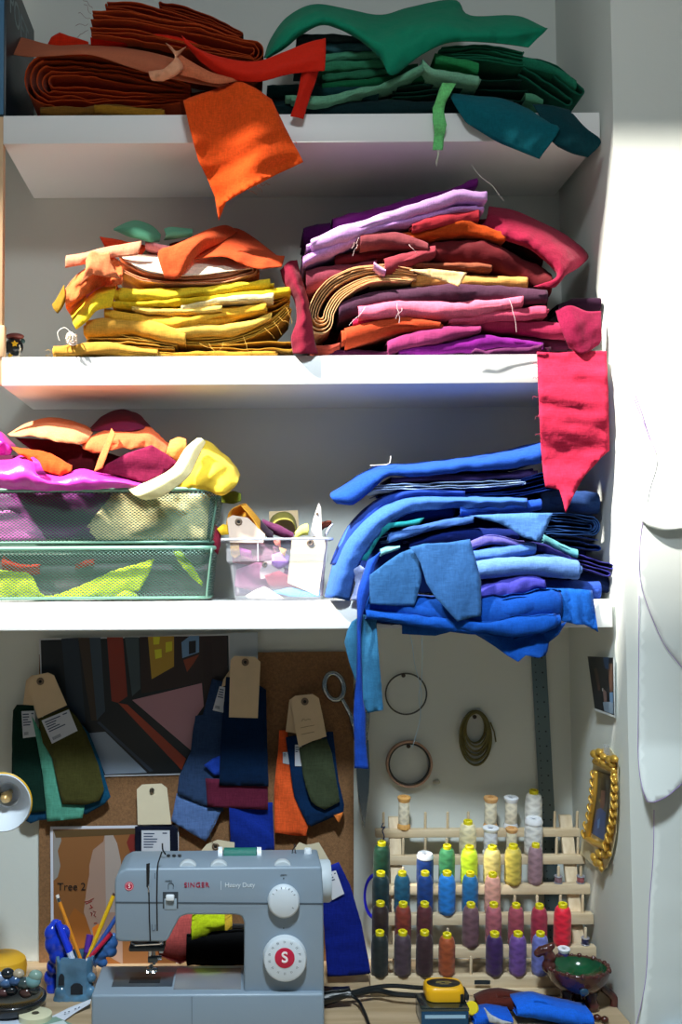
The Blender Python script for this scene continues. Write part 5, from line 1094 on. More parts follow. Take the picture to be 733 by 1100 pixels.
def spool(label, col, px, ybot, ytop, w_px, r, kind, group):
    """a spool of thread standing over a peg of rail r; sizes in px"""
    Y = RY[r] + .010; s = mpp(Y)
    (x0, y0), (x1, y1), _ = RAILS[r]
    z = (W(x0, y0, RY[r]).z + W(x1, y1, RY[r]).z) / 2 + .0008
    x = W(px, ybot, Y).x
    t = bpy.data.objects.new({'y': 'thread_cone', 'W': 'thread_cone', 'w': 'thread_spool', 'd': 'thread_spool', 's': 'thread_spool'}[kind], None); COL.objects.link(t); t.empty_display_size = .03
    tag(t, label, 'thread', group)
    H = (ybot - ytop) * s * 1.0; R = w_px * s * .5
    c = Vector((x, Y, z))
    if kind in 'yW':
        prof = [(0, .001), (R*.8, 0), (R*.96, .004), (R, .010), (R, H*.72), (R*.97, H*.82), (R*.86, H*.93), (R*.70, H*.985), (R*.40, H)]
        lathe_obj('thread', prof, threadmat(col), t)
        c_, ci = (YCAP, YIN) if kind == 'y' else (WCAP, WIN_)
        q = .52 if kind == 'y' else .84
        hh = .007 if kind == 'y' else .003
        if kind == 'W': lathe_obj('cap', [(R*.98, H*.9), (R*1.0, H*.96), (R*q, H + hh), (R*.34, H + hh), (R*.28, H + hh - .003), (R*.28, H - .004)], c_, t)
        else: lathe_obj('cap', [(R*q, H - .004), (R*q*1.02, H + hh - .001), (R*q*.9, H + hh), (R*.26, H + hh), (R*.24, H + hh - .003), (R*.24, H - .006)], c_, t)
        lathe_obj('core', [(R*.25, H + hh - .0028), (.0032, H + hh - .0028), (.0032, 0)], ci, t, 14)
    else:
        capm, inm = {'w': (WCAP, WIN_), 'd': (TAN, TAN), 's': (TANB, TAN)}[kind]
        e = min(.006, H * .09)
        if w_px < 10: capm = inm = plain('#8a8890', .3)
        prof = [(R*.8, e*1.6), (R*.84, e*2), (R*.84, H - e*1.6), (R*.8, H - e*1.3)]
        lathe_obj('thread', prof, threadmat(col), t)
        lathe_obj('flange', [(0, 0), (R*.86, 0), (R, .002), (R, e), (R*.8, e*2.2), (R*.6, e*2.2)], capm, t)
        lathe_obj('flange', [(R*.6, H - e*2), (R*.8, H - e*1.9), (R, H - e*.7), (R, H - .001), (R*.9, H), (R*.42, H), (R*.36, H - .003), (R*.36, H - .008)], capm, t)
        lathe_obj('core', [(R*.37, H - .003), (.0032, H - .003), (.0032, 0)], inm, t, 14)
    t.matrix_world = Matrix.Translation(c) @ Matrix.Rotation(-TILT, 4, 'X') @ Matrix.Rotation(rspool.uniform(0, 6), 4, 'Z')
    return t
rspool = random.Random(3)
RG = ['on the top rail', 'on the second rail', 'on the third rail', 'on the fourth rail', 'on the fifth rail', 'on the bottom rail']
SP = [
 ('wooden spool of off white thread standing alone at the left of the top rail', '#e6dcc4', 434, 893, 858, 14, 0, 's'),
 ('spool of ivory thread with tan ends, left of two small spools on the top rail', '#e2d8be', 527, 893, 859, 15, 0, 'd'),
 ('spool of ivory thread with white ends beside the tan ended one on the top rail', '#e0d6c0', 549, 893, 859, 15, 0, 'w'),
 ('tall white thread cone with yellow cap at the right of the top rail', '#e8e6e0', 573, 895, 857, 18, 0, 'y'),
 ('cream thread cone with yellow cap, leftmost cone on the second rail', '#e8dcb4', 502.5, 921, 887, 18, 1, 'y'),
 ('white plastic spool of lilac white thread in the second row', '#d8dae4', 527, 919, 889, 17, 1, 'w'),
 ('small tan ended spool of cream thread in the second row', '#e2d8bc', 549.5, 919, 890, 13, 1, 'd'),
 ('white thread cone with white cap at the right of the second row', '#dcdcdc', 573, 922, 884, 19, 1, 'W'),
 ('dark bottle green thread cone at the left end of the third row', '#10402c', 410, 954, 911, 17.5, 2, 'y'),
 ('royal navy thread cone with white cap in the third row', '#123a80', 456.5, 952, 920, 18, 2, 'W'),
 ('leaf green thread cone with yellow cap in the third row', '#3f8a58', 480, 953, 914, 17, 2, 'y'),
 ('lime yellow thread cone in the third row', '#c4e02a', 504, 953, 915, 18, 2, 'y'),
 ('straw yellow thread cone in the third row', '#ddc878', 528.5, 953, 915, 18, 2, 'y'),
 ('mustard thread cone in the third row beside the straw yellow one', '#cdb950', 551, 954, 915, 18, 2, 'y'),
 ('pale mauve thread cone at the right of the third row', '#9c7c88', 575, 955, 915, 15.5, 2, 'y'),
 ('blackish green thread cone at the left end of the fourth row', '#0e3038', 409, 985, 943, 18, 3, 'y'),
 ('petrol blue thread cone, second in the fourth row', '#1c5c7c', 432, 985, 943, 17, 3, 'y'),
 ('dark royal blue thread cone, third in the fourth row', '#123f88', 456.5, 985, 943, 17, 3, 'y'),
 ('bright azure thread cone in the fourth row', '#2282dc', 480, 985, 943, 18, 3, 'y'),
 ('cerulean thread cone in the fourth row beside the azure one', '#2270ac', 505, 985, 944, 17, 3, 'y'),
 ('peach pink thread cone at the right of the fourth row', '#e8a898', 529, 985, 945, 17, 3, 'y'),
 ('very dark brown thread cone at the left end of the fifth row', '#2c1c1e', 408.5, 1020, 975, 17.5, 4, 'y'),
 ('brick brown thread cone, second in the fifth row', '#84352a', 433, 1020, 976, 17.5, 4, 'y'),
 ('dark maroon thread cone, third in the fifth row', '#5a2830', 456, 1020, 976, 17, 4, 'y'),
 ('greyed mauve thread cone in the middle of the fifth row', '#73525c', 505.5, 1020, 977, 17.5, 4, 'y'),
 ('dusty rose thread cone in the fifth row', '#b0606c', 530, 1020, 977, 17, 4, 'y'),
 ('rose wine thread cone in the fifth row beside the dusty rose one', '#a64c5c', 554, 1020, 978, 16.5, 4, 'y'),
 ('cranberry thread cone in the fifth row beside the hot red one', '#a83048', 579, 1020, 979, 17, 4, 'y'),
 ('hot red thread cone at the right end of the fifth row', '#f0203c', 604, 1020, 978, 18, 4, 'y'),
 ('black thread cone at the left end of the bottom row', '#1a2424', 408, 1052, 1008, 18, 5, 'y'),
 ('dark plum grey thread cone, second in the bottom row', '#4a3a46', 432.5, 1052, 1008, 18, 5, 'y'),
 ('dark chocolate thread cone, third in the bottom row', '#38222a', 456, 1053, 1009, 18, 5, 'y'),
 ('rust orange thread cone, fourth in the bottom row behind the tape measure', '#a6502c', 480, 1051, 1010, 17.5, 5, 'y'),
 ('dark aubergine thread cone in the bottom row', '#3c2058', 531, 1053, 1011, 18, 5, 'y'),
 ('violet thread cone in the bottom row beside the aubergine one', '#6f4a94', 556, 1053, 1011, 18, 5, 'y'),
 ('periwinkle thread cone in the bottom row partly behind the bowl', '#6c74bc', 580, 1054, 1012, 17, 5, 'y'),
 ('little indigo spool with white ends behind the brown bowl', '#302870', 605.5, 1050, 1022, 13, 5, 'w'),
]
SP += [('tiny bobbin of mauve thread on the last but one peg of the third rail', '#8a6a74', 600, 953, 945, 9, 2, 'w'),
 ('tiny bobbin of dusty red thread on the last peg of the third rail', '#9c5458', 624, 954, 946, 9, 2, 'w'),
 ('tiny bobbin of dark indigo thread on the last peg of the fifth rail', '#2c2a50', 629, 1019, 1011, 9, 4, 'w')]
for s_ in SP: spool(s_[0], s_[1], *s_[2:8], 'thread spools on the wooden rack')
tag(MB().tube(catmull([W(412, 884, -.05), W(410, 889, -.07), W(414, 888, -.072), W(411, 892, -.074), W(413, 899, -.078), W(410, 906, -.085), W(411, 910, -.09)], 24), .0012, 6).out('thread', plain('#1a2c58', .7)), 'navy thread knotted round the left peg of the top rail', 'thread')
tag(MB().tube(ell(403.5, 963, 11.5, 23, -.06, 40), [.0045 + .002 * math.cos(k / 40 * 6.283) for k in range(40)], 10, True).out('blue_ring', plain('#1c1cb8', .35)), 'dark blue oval ring handle behind the green cones at the left of the rack', 'handle')

# ================================================================ sewing machine
YM = -.41
def m(x, y, Y=YM): return W(x, y, Y)
GREY = plain('#8798a8', .42, .05, bump=.05, bscale=400); GREYD = plain('#5f6e7c', .45); DIAL = plain('#cdd6de', .4); BLK = plain('#15181c', .4); RED = plain('#c01840', .4); CHROME = plain('#c4c8cc', .15, 1.0); WHT = plain('#e4eaf0', .4)
t = empty('sewing_machine', (m(225, 1100).x, -.34, ZT), 'grey sewing machine with two dials and a red badge on the desk', 'sewing machine')
# arm and pillar in one shell
arm = [(123,950),(124,943),(128,937),(136,933),(346,931),(347.5,960),(348.5,1072),(262,1072),(262.5,992),(260,985),(254,983),(200,983),(193,986),(187,997),(181,1009),(178,1012),(128,1012),(124,1009)]
fr = [m(*p) for p in arm]; D = .118
bk = [p + Vector((0, D, 0)) for p in fr]
MB().prism(fr, bk, .004, 3).out('arm', GREY, t, True, 30)
# sloping top cover
zt0 = m(200, 934).z; x0, x1 = m(128, 934).x, m(346, 931).x
zt1 = W(200, 917.5, YM + D).z
prof = [(YM + .003, zt0 - .006), (YM + .010, zt0 + .002), (YM + .05, zt0 + (zt1 - zt0) * .55), (YM + D - .012, zt1), (YM + D - .003, zt1 - .006), (YM + D - .003, zt0 - .006)]
A = [Vector((x0 + .012, y, z)) for y, z in prof]; B = [Vector((x1 - .002, y, z)) for y, z in prof]
mid = [Vector((x0 - .0005, y, min(z, zt0 - .004))) for y, z in prof]
MB().prism(A, B, .003, 2).out('top_cover', GREY, t, True, 35)
# base
yb0 = 1068; zb = W(200, yb0, YM - .012).z; xb0 = m(98, 1080, YM - .012).x; xb1 = m(348.5, 1080, YM - .012).x
MB().box((xb0, YM - .012, ZT + .004), (xb1, YM + D + .006, zb), .005, 3).out('base', GREY, t, True, 35)
for x in (xb0 + .03, xb1 - .03):
    for y in (YM + .01, YM + D - .015): MB().lathe([(0, 0), (.009, 0), (.009, .006), (0, .006)], 14, Matrix.Translation((x, y, ZT))).out('rubber_foot', BLK, t, True, 40)
px_ = lambda x, y, Y: W(x, y, Y)
MB().box((m(118,1060).x, YM + .022, zb - .001), (m(184,1060).x, YM + .088, zb + .0012), .0008).out('needle_plate', plain('#6c7680', .3, .7), t, True, 35)
MB().box((m(186,1060).x, YM + .008, zb - .001), (m(259,1060).x, YM + .105, zb + .0015), .001).out('cover_plate', plain('#8c8f94', .22, .2), t, True, 35)
MB().box((m(136,1060).x, YM + .035, zb + .0008), (m(170,1060).x, YM + .062, zb + .0022), .0005).out('feed_dog', plain('#2c3034', .4, .4), t, True, 35)
MB().box((m(206.5,1060).x - .0006, YM - .0126, ZT + .01), (m(206.5,1060).x + .0006, YM - .0118, zb - .004)).out('seam', GREYD, t, False)
# seam round the head
MB().prism([m(124,968.5,YM-.0005), m(347.5,970,YM-.0005), m(347.5,972,YM-.0005), m(124,970.5,YM-.0005)], [m(124,968.5,YM+.001), m(347.5,970,YM+.001), m(347.5,972,YM+.001), m(124,970.5,YM+.001)]).out('groove', plain('#48545f', .5), t, False)
# threading slots
def strip(name, pts, w_, mat, d=.0008):
    L = [m(x - w_/2, y, YM - d) for x, y in pts] + [m(x + w_/2, y, YM - d) for x, y in pts[::-1]]
    return MB().prism(L, [p + Vector((0, .0015, 0)) for p in L]).out(name, mat, t, False)
strip('thread_slot', [(160.5,927.5),(158.5,935),(158.5,951),(160,957),(160.5,985),(161.5,1011)], 1.5, BLK)
strip('thread_slot', [(174,915),(170,927),(169,935),(168.5,965),(169,1000)], 1.6, BLK)
MB().prism([m(*p, YM-.0012) for p in ((157.2,928),(161,927),(160.4,953),(157.4,953))], [m(*p, YM) for p in ((157.2,928),(161,927),(160.4,953),(157.4,953))]).out('take_up_slot', BLK, t, False)
MB().tube([m(159.8,950,YM-.003), m(159.6,956,YM-.004), m(160,958,YM-.002)], .0012, 6).out('take_up_lever', CHROME, t)
MB().tube(catmull([m(163.5,993,YM-.001), m(163.5,998,YM-.001), m(165,1000,YM-.001), m(167,998,YM-.001), m(167,993,YM-.001)], 14), .0006, 5).out('guide_mark', GREYD, t)
strip('slot_mark', [(166.5,938),(166.5,944)], .9, GREYD)
# reverse lever
def rbox(name, x0, y0, x1, y1, ya, yb, mat, bev=.0015):
    a, b_ = m(x0, y1), m(x1, y0)
    return MB().box((a.x, YM - ya, a.z), (b_.x, YM + yb, b_.z), bev).out(name, mat, t, True, 35)
rbox('lever_recess', 175, 958, 191.5, 976, .0006, .002, plain('#2e363e', .5), .0005)
rbox('lever_shell', 176.5, 965, 190, 977, .0012, .002, plain('#93a4b2', .4), .001)
rbox('reverse_lever', 178.5, 960.5, 187.5, 966.5, .008, .001, WHT, .002)
MB().tube(catmull([m(181,955.5,YM-.001), m(181,950,YM-.001), m(183.5,948.5,YM-.001), m(186,950,YM-.001), m(186,955,YM-.001)], 14), .0006, 5).out('lever_mark', plain('#4c5863', .5), t)
text('lever_lettering', 'REVERSE', .0032, plain('#4c5863', .5), Matrix.Translation(m(177.5, 946.5, YM - .0006)) @ FRONT, t, .0003)
# badges and lettering
def disc(name, cx, cy, r, dep, mat, prof=None, off=0.0):
    R = r * mpp(YM); M = Matrix.Translation(m(cx, cy, YM - off)) @ Matrix.Rotation(math.radians(90), 4, 'X')
    return MB().lathe(prof(R) if prof else [(0, dep), (R * .96, dep), (R, dep * .7), (R, -.001)], 40, M).out(name, mat, t, True, 35)
disc('badge', 138.8, 952, 4.7, .0008, RED); disc('badge_ring', 138.8, 952, 3.9, .0010, plain('#e8c8d0', .4), lambda R: [(R, .0008), (R, .0012), (R*.9, .0012), (R*.9, .0008)])
text('badge_letter', 'S', .0098, plain('#f4e8ea', .4), Matrix.Translation(m(138.9, 952, YM - .0016)) @ FRONT, t, .0003, 'CENTER')
text('brand_lettering', 'SINGER', .0118, plain('#a8183c', .4), Matrix.Translation(m(197.8, 951, YM - .0006)) @ FRONT, t, .0004, 'LEFT', 0, 1.12)
for o_ in (COL.objects[-1],):
    md = o_.modifiers.new('weight', 'SOLIDIFY'); md.thickness = .0003; md.offset = 0
strip('divider', [(237.5,946.5),(237.5,956)], .6, plain('#c8d2da', .4))
text('model_lettering', 'Heavy Duty', .0112, plain('#d4dde4', .4), Matrix.Translation(m(241.5, 951, YM - .0006)) @ FRONT, t, .0003, 'LEFT', 0, .96)
# dials
def knob(R): return [(0, .016), (R*.84, .016), (R*.93, .0145), (R, .011), (R*1.02, 0), (R*1.02, -.001)]
disc('stitch_dial', 304.8, 967, 16.6, .016, DIAL, knob)
mb = MB(); cc = m(304.8, 967, YM - .0163)
for i, a in enumerate((150, 125, 100, 80, 62, 45, 25, -40)):
    an = math.radians(a); R = 12.6 * mpp(YM)
    u = Vector((math.cos(an), 0, math.sin(an))); v = Vector((-math.sin(an), 0, math.cos(an)))
    mb.add([cc + u * (R + s1 * .0016) + v * (s2 * .0006) for s1, s2 in ((-1, -1), (1, -1), (1, 1), (-1, 1))], [(0, 1, 2, 3)])
mb.out('dial_marks', plain('#5c6872', .5), t, False)
text('dial_lettering', 'LENGTH', .0030, plain('#4c5863', .5), Matrix.Translation(m(304.5, 940, YM - .0006)) @ FRONT, t, .0003, 'CENTER')
for yy in (943.5, 997): disc('index_dot', 304.8, yy, .7, .0008, plain('#3c4852', .5))
def knob2(R): return [(0, .018), (R*.86, .018), (R*.95, .0165), (R, .012), (R*1.02, 0), (R*1.02, -.001)]
disc('pattern_dial', 306, 1028, 22.8, .018, DIAL, knob2)
mb = MB(); cc = m(306, 1029, YM - .0183)
for i in range(14):
    an = 2 * math.pi * (i + .5) / 14; R = 16.2 * mpp(YM); u = Vector((math.cos(an), 0, math.sin(an))); v = Vector((-math.sin(an), 0, math.cos(an)))
    for s_ in ((-.0011, 0), (.0011, 1)):
        k = .0021 if (i + s_[1]) % 3 else .0013
        mb.add([cc + u * (R + s1 * k) + v * (s_[0] + s2 * .0004) for s1, s2 in ((-1, -1), (1, -1), (1, 1), (-1, 1))], [(0, 1, 2, 3)])
mb.out('stitch_symbols', plain('#6c7882', .5), t, False)
disc('dial_badge', 306, 1029, 10.4, .001, RED, None, .018)
text('badge_letter', 'S', .0245, plain('#f6eef0', .4), Matrix.Translation(m(306, 1029, YM - .0194)) @ FRONT, t, .0004, 'CENTER')
md = COL.objects[-1].modifiers.new('weight', 'SOLIDIFY'); md.thickness = .0012; md.offset = 0
# hand wheel, tension wheels, spool pin
M = Matrix.Translation(Vector((m(347.5, 955).x, YM + .055, m(347, 956).z))) @ Matrix.Rotation(math.radians(90), 4, 'Y')
MB().lathe([(0, -.006), (.030, -.006), (.036, -.004), (.0365, .012), (.034, .0165), (.012, .0175), (0, .0175)], 40, M).out('hand_wheel', plain('#b9c4cc', .4), t, True, 35)
for cx in (201.5, 235, 304):
    zc = zt0 - .001; xw = m(cx, 930).x
    M = Matrix.Translation((xw, YM + .022, zc - .005)) @ Matrix.Rotation(math.radians(90), 4, 'X')
    MB().lathe([(0, -.007), (.0155, -.007), (.0168, -.005), (.0168, .012), (.0155, .014), (0, .014)], 32, M).out('tension_wheel', plain('#c2ccd3', .4), t, True, 35)
zs = zt1 - .002; yS = YM + D - .030
MB().tube([Vector((m(232,918).x, yS, zs + .006)), Vector((m(318,918).x, yS, zs + .006))], .0025, 8).out('spool_pin', plain('#cfd4d8', .4), t)
xa, xb = W(240, 918, yS).x, W(276, 918, yS).x
M = Matrix.Translation((xa, yS, zs + .008)) @ Matrix.Rotation(math.radians(90), 4, 'Y')
sp_ = MB().lathe([(.004, 0), (.0125, .001), (.0125, xb - xa - .001), (.004, xb - xa)], 20, M).out('thread_reel', plain('#1c7064', .5, bump=.4, bscale=900)); tag(sp_, 'teal green thread reel lying in the top of the sewing machine', 'thread')
MB().lathe([(.004, xb - xa), (.013, xb - xa + .0005), (.013, xb - xa + .008), (.004, xb - xa + .0085)], 18, M).out('spool_cap', WHT, t, True, 35)
MB().lathe([(.004, -.0095), (.014, -.009), (.014, -.0015), (.004, -.001)], 18, M).out('spool_cap', WHT, t, True, 35)
MB().tube(catmull([W(314, 917, yS), W(315, 912, yS), W(318, 909, yS), W(316, 907, yS), W(317, 912, yS), W(318, 917, yS)], 20), .0008, 6).out('thread_guide', BLK, t)
MB().lathe([(0, .008), (.006, .008), (.007, .006), (.007, -.003), (0, -.003)], 16, Matrix.Translation(W(331, 916, yS))).out('bobbin_stop', WHT, t, True, 35)
MB().tube(catmull([W(178, 918, YM + .06), W(175, 913, YM + .06), W(174.5, 906, YM + .06)], 8), .0014, 6).out('take_up_tip', BLK, t)
mb = MB()
for x in (181, 187, 193): mb.ball(W(x, 919, YM + .07), .0028, 8, (1.4, 1, .8))
mb.out('thread_guide', BLK, t, True, None)
# needle bar and foot
yN = YM + .05
nb = lambda x, y: W(x, y, yN)
MB().tube([nb(161.5, 1005), nb(161.5, 1032)], .0034, 10).out('needle_bar', CHROME, t)
MB().tube([nb(165.5, 1005), nb(165.5, 1036)], .0028, 10).out('presser_bar', plain('#7c8488', .3, .9), t)
MB().box((nb(158, 0).x, yN - .006, nb(160, 1033).z), (nb(168, 0).x, yN + .005, nb(160, 1027).z), .001).out('needle_clamp', plain('#5a6266', .3, .9), t, True, 35)
MB().lathe([(0, .006), (.004, .006), (.004, -.004), (0, -.004)], 12, Matrix.Translation(nb(170, 1029)) @ Matrix.Rotation(math.radians(90), 4, 'Y')).out('clamp_screw', CHROME, t, True, 35)
MB().tube([nb(162, 1032), nb(162, 1047)], [.0013, .0004], 6).out('needle', CHROME, t)
mb = MB()
for x in (158.5, 164.5): mb.tube(catmull([nb(163, 1036), nb(x, 1041), W(x, 1046, yN - .012), W(x, 1044.5, yN - .02)], 10), .0018, 6)
mb.box((nb(157, 0).x, yN - .012, nb(160, 1042).z), (nb(168, 0).x, yN + .002, nb(160, 1038.5).z), .001)
mb.out('presser_foot', CHROME, t, True, 35)
MB().box((nb(140, 0).x, yN - .03, nb(160, 1016).z), (nb(176, 0).x, yN + .02, nb(160, 1011).z), .002).out('head_plate', plain('#3a434b', .4, .3), t, True, 35)
MB().tube([W(141, 1013, YM + .01), W(145, 1015.5, YM + .004), W(172, 1014, YM + .004), W(174, 1012.5, YM + .004)], .0016, 6).out('threader_lever', CHROME, t)
MB().box((m(168, 0).x, YM + .03, m(0, 1032).z), (m(172, 0).x, YM + .036, m(0, 1018).z), .0008).out('white_lever', WHT, t, True, 35)
# cloth seen through the arm
fold('brick pink cloth bundle behind the sewing machine, seen through the arm', '#d2605c', [(170,1010),(190,1004),(216,1002)], [40,62,58], -.13, depth=.05, n=2, group='cloths behind the sewing machine', w=2)
fold('lime yellow cloth bundle behind the sewing machine, seen through the arm', '#cfe024', [(204,1004),(222,995),(242,992)], [30,34,22], -.15, depth=.05, n=3, group='cloths behind the sewing machine', w=2)
fold('golden cloth edge right of the lime bundle behind the machine', '#e0b43c', [(232,1003),(242,998),(250,992)], [14,18,14], -.135, depth=.05, n=2, group='cloths behind the sewing machine')
fold('black cloth bundle under the lime one behind the machine', '#121214', [(200,1026),(230,1022),(268,1022)], [34,36,36], -.155, depth=.06, n=2, group='cloths behind the sewing machine')

# ================================================================ desk clutter
def melt(o, v=.0022):
    a = o.modifiers.new('melt', 'REMESH'); a.mode = 'VOXEL'; a.voxel_size = v; a.use_smooth_shade = True
    b_ = o.modifiers.new('soften', 'SMOOTH'); b_.factor = .5; b_.iterations = 6
    return o
def onz(x, y, z=0.0): return WZ(x, y, ZT + z)
# pencil cup
YP_ = -.20
t = empty('pencil_cup', W(80, 1082, YP_), 'glazed blue ceramic pencil cup shaped like a little ruin', 'cup')
t.location.z = ZT
GLZ = plain('#4f7896', .2, var=.35, vscale=26, coat=.5); COB = plain('#1c3cc0', .2, var=.25, vscale=30, coat=.5)
zc0 = ZT + .0005; c = lambda x, y, Y=YP_: W(x, y, Y)
x0, x1 = c(60, 1060).x, c(100, 1060).x; yf = YP_ - .015; yb_ = yf + .075; ztp = c(80, 1029).z
mb = MB(); P = rrect(x0, x1, yf, yb_, .012, 5); n_ = len(P); rows = []
rd = random.Random(9)
for i, (x, y) in enumerate(P):
    xx = lambda f: (x0 + x1) / 2 + (x - (x0 + x1) / 2) * f
    yy = lambda f: (yf + yb_) / 2 + (y - (yf + yb_) / 2) * f
    zz = ztp + .006 * math.sin(i * 1.9)
    rows.append([Vector((xx(f) + .0016 * nz3(i * .9, h * 9, 1), yy(f) + .0016 * nz3(i * .9, h * 9, 4), zc0 + (zz - zc0) * h)) for f, h in ((1.02, 0), (1.04, .1), (1.0, .3), (.97, .6), (1.0, .85), (1.0, 1), (.86, 1), (.84, .8), (.82, .06))])
mb.grid(rows, closed_u=True); mb.add([r[-1] for r in rows], [tuple(range(n_))]); mb.out('cup_body', GLZ, t, True, 60)
mb = MB()
for (xa, ya, xb, yb2) in ((63, 1046, 69, 1058), (76, 1056, 89, 1068)):
    a, b_ = c(xa, yb2, yf), c(xb, ya, yf); h = b_.z - a.z
    O = [(a.x, a.z), (b_.x, a.z), (b_.x, a.z + h * .7), ((a.x * .25 + b_.x * .75), a.z + h * .95), ((a.x + b_.x) / 2, b_.z), ((a.x * .75 + b_.x * .25), a.z + h * .95), (a.x, a.z + h * .7)]
    mb.prism([Vector((x, yf - .0022, z)) for x, z in O], [Vector((x, yf + .004, z)) for x, z in O])
mb.out('window_opening', plain('#141c26', .7), t, False)
mb = MB()
for (x, y, r) in ((66, 1066, .014), (64, 1074, .013), (72, 1073, .013), (90, 1072, .014), (97, 1066, .013), (82, 1073, .012), (98, 1050, .010)): mb.ball(c(x, y, yf + .006), r, 14, (1, .8, 1))
melt(mb.out('base_lumps', GLZ, t, True, None))
mb = MB()
for (x, y, r, Y) in ((55, 1003, .014, -.19), (60, 996, .013, -.185), (68, 1003, .014, -.185), (57, 1014, .017, -.19), (66, 1015, .018, -.185), (61, 1026, .016, -.19), (57, 1038, .013, -.18), (54, 1050, .013, -.17), (56, 1062, .012, -.17), (72, 1020, .012, -.19)): mb.ball(W(x, y, Y), r, 14, (1, .8, 1.25))
melt(mb.out('cobalt_lumps', COB, t, True, None))
mb = MB()
for (x, y, r) in ((102, 1030, .012), (108, 1024, .013), (114, 1017, .012), (120, 1013, .012), (119, 1022, .012), (110, 1034, .010), (98, 1036, .010), (122, 1006, .008)): mb.ball(W(x, y, -.16), r, 14, (1.1, .9, .95))
melt(mb.out('side_lumps', plain('#3c6cae', .2, var=.3, vscale=30, coat=.5), t, True, None))
def stick(name, label, cat, a, b_, r, mat, tips, Ya=-.15, Yb=-.175):
    A, B = W(*a, Ya), W(*b_, Yb); tt = empty(name, B, label, cat, 'pencils and pens in the blue cup'); d = (A - B)
    MB().tube([B, A], r, 8).out('barrel', mat, tt, True, 40)
    for (nm, f0, f1, rr, mm) in tips: MB().tube([B + d * f0, B + d * f1], rr, 10).out(nm, mm, tt, True, 40)
stick('pencil', 'orange pencil with a white eraser leaning left in the blue cup', 'pencil', (64, 969), (90, 1040), .0036, plain('#e08a1c', .4), [('ferrule', 1.0, 1.06, .0038, CHROME), ('eraser', 1.06, 1.11, .0036, plain('#e4dcd4', .6))])
stick('pencil', 'yellow pencil leaning right in the blue cup', 'pencil', (122, 962), (90, 1040), .0040, plain('#f0bc1c', .4), [('tip', 1.0, 1.03, .003, plain('#5a3a30', .5))], -.15, -.172)
stick('pen', 'blue pen leaning right below the yellow pencil', 'pen', (126, 984), (92, 1036), .0042, plain('#2c52a0', .4), [('end_cap', .98, 1.02, .0044, plain('#24448c', .4))], -.152, -.178)
stick('pen', 'red pen leaning far right in the blue cup', 'pen', (119, 1003), (92, 1034), .0040, plain('#c01c3c', .3), [('nib_section', .0, .12, .0042, plain('#d8d4d8', .4)), ('clip_end', .97, 1.03, .0044, plain('#8e142c', .3))], -.168, -.186)
stick('marker_pen', 'blue marker with white foot standing at the front left of the blue cup', 'pen', (62, 990), (79, 1034), .0062, plain('#1c3ce0', .35), [('white_end', -.02, .26, .0064, plain('#ccd6e8', .4))], -.20, -.208)
stick('marker_pen', 'pen with rounded purple cap standing behind the yellow pencil in the blue cup', 'pen', (96, 1008), (90, 1042), .0055, plain('#3c2c60', .4), [('purple_cap', .55, 1.12, .0068, plain('#5a2c98', .4))], -.15, -.165)
slab('orange_tag', [(99,997),(106,992),(107,1003),(101,1008)], -.125, .0008, plain('#f08020', .6)); tag(COL.objects[-1], 'small orange paper flag behind the pencils', 'paper')
# caddy with pebbles at the left
t = empty('pin_caddy', onz(15, 1080), 'black caddy full of blue and grey glass pebbles at the left edge of the desk', 'caddy')
cx = W(10, 1075, -.26)
mb = MB().lathe([(0, .001), (.05, .001), (.062, .008), (.066, .022), (.063, .026), (.058, .024), (.05, .012), (0, .010)], 30, Matrix.Translation((cx.x, -.25, ZT))); mb.out('dish', plain('#14181c', .25, coat=.4), t, True, None)
for i, (x, y, r, col) in enumerate(((6,1055,.012,'#4a6c9a'),(16,1053,.012,'#3c5a86'),(26,1056,.013,'#3a4a4c'),(35,1054,.014,'#6f9aa0'),(38,1048,.012,'#86a49a'),(20,1046,.010,'#b4a48c'),(8,1046,.012,'#20262c'),(0,1050,.012,'#8c9cc0'),(12,1064,.011,'#1c2024'),(28,1066,.012,'#4c3430'),(4,1066,.010,'#5a3c3c'),(36,1063,.011,'#22282c'))):
    MB().ball(W(x, y, -.275), r, 14, (1.1, .9, .85)).out('pebble', plain(col, .15, coat=.5), t, True, None)
t = MB().lathe([(0, 0), (.032, 0), (.044, .01), (.047, .03), (.044, .045), (.034, .053), (0, .056)], 30, Matrix.Translation((W(2, 1040, -.13).x, -.12, ZT + .0005))).out('yellow_cushion', plain('#e8b028', .6)); tag(t, 'round yellow pin cushion behind the black caddy at the left edge', 'cushion')
# tape reel and paper slips
t = empty('label_reel', onz(38, 1094), 'cream reel of label tape lying flat in the lower left corner', 'reel')
cz = onz(38, 1096); M = Matrix.Translation((cz.x, cz.y, ZT + .0008))
MB().lathe([(.007, .012), (.028, .012), (.0295, .011), (.0295, .001), (.028, 0), (.007, 0)], 40, M).out('tape_roll', plain('#d9d6b4', .6), t, True, 35)
MB().lathe([(.0065, .0125), (.0065, .0128), (0, .0128)], 20, M).out('core_hole', plain('#4a4434', .7), t, True, 35)
MB().prism([onz(24, 1099, .0035), onz(60, 1092, .004), onz(78, 1100, .003), onz(70, 1112, .003)], [p - Vector((0, 0, .0006)) for p in (onz(24, 1099, .0035), onz(60, 1092, .004), onz(78, 1100, .003), onz(70, 1112, .003))]).out('backing_strip', plain('#7c9a8c', .6), t, False)
def slip(label, pts, col, cat='paper'):
    P = [onz(x, y, z) for x, y, z in pts]; o = MB().prism(P, [p - Vector((0, 0, .0005)) for p in P]).out('paper_slip', plain(col, .7), None, False); tag(o, label, cat); return o
o = slip('white printed paper slip between the reel and the sewing machine', [(55,1092,.003),(75,1082,.004),(98,1073,.012),(97,1078,.011),(80,1088,.004),(68,1097,.003)], '#d0d6e2')
mb = MB()
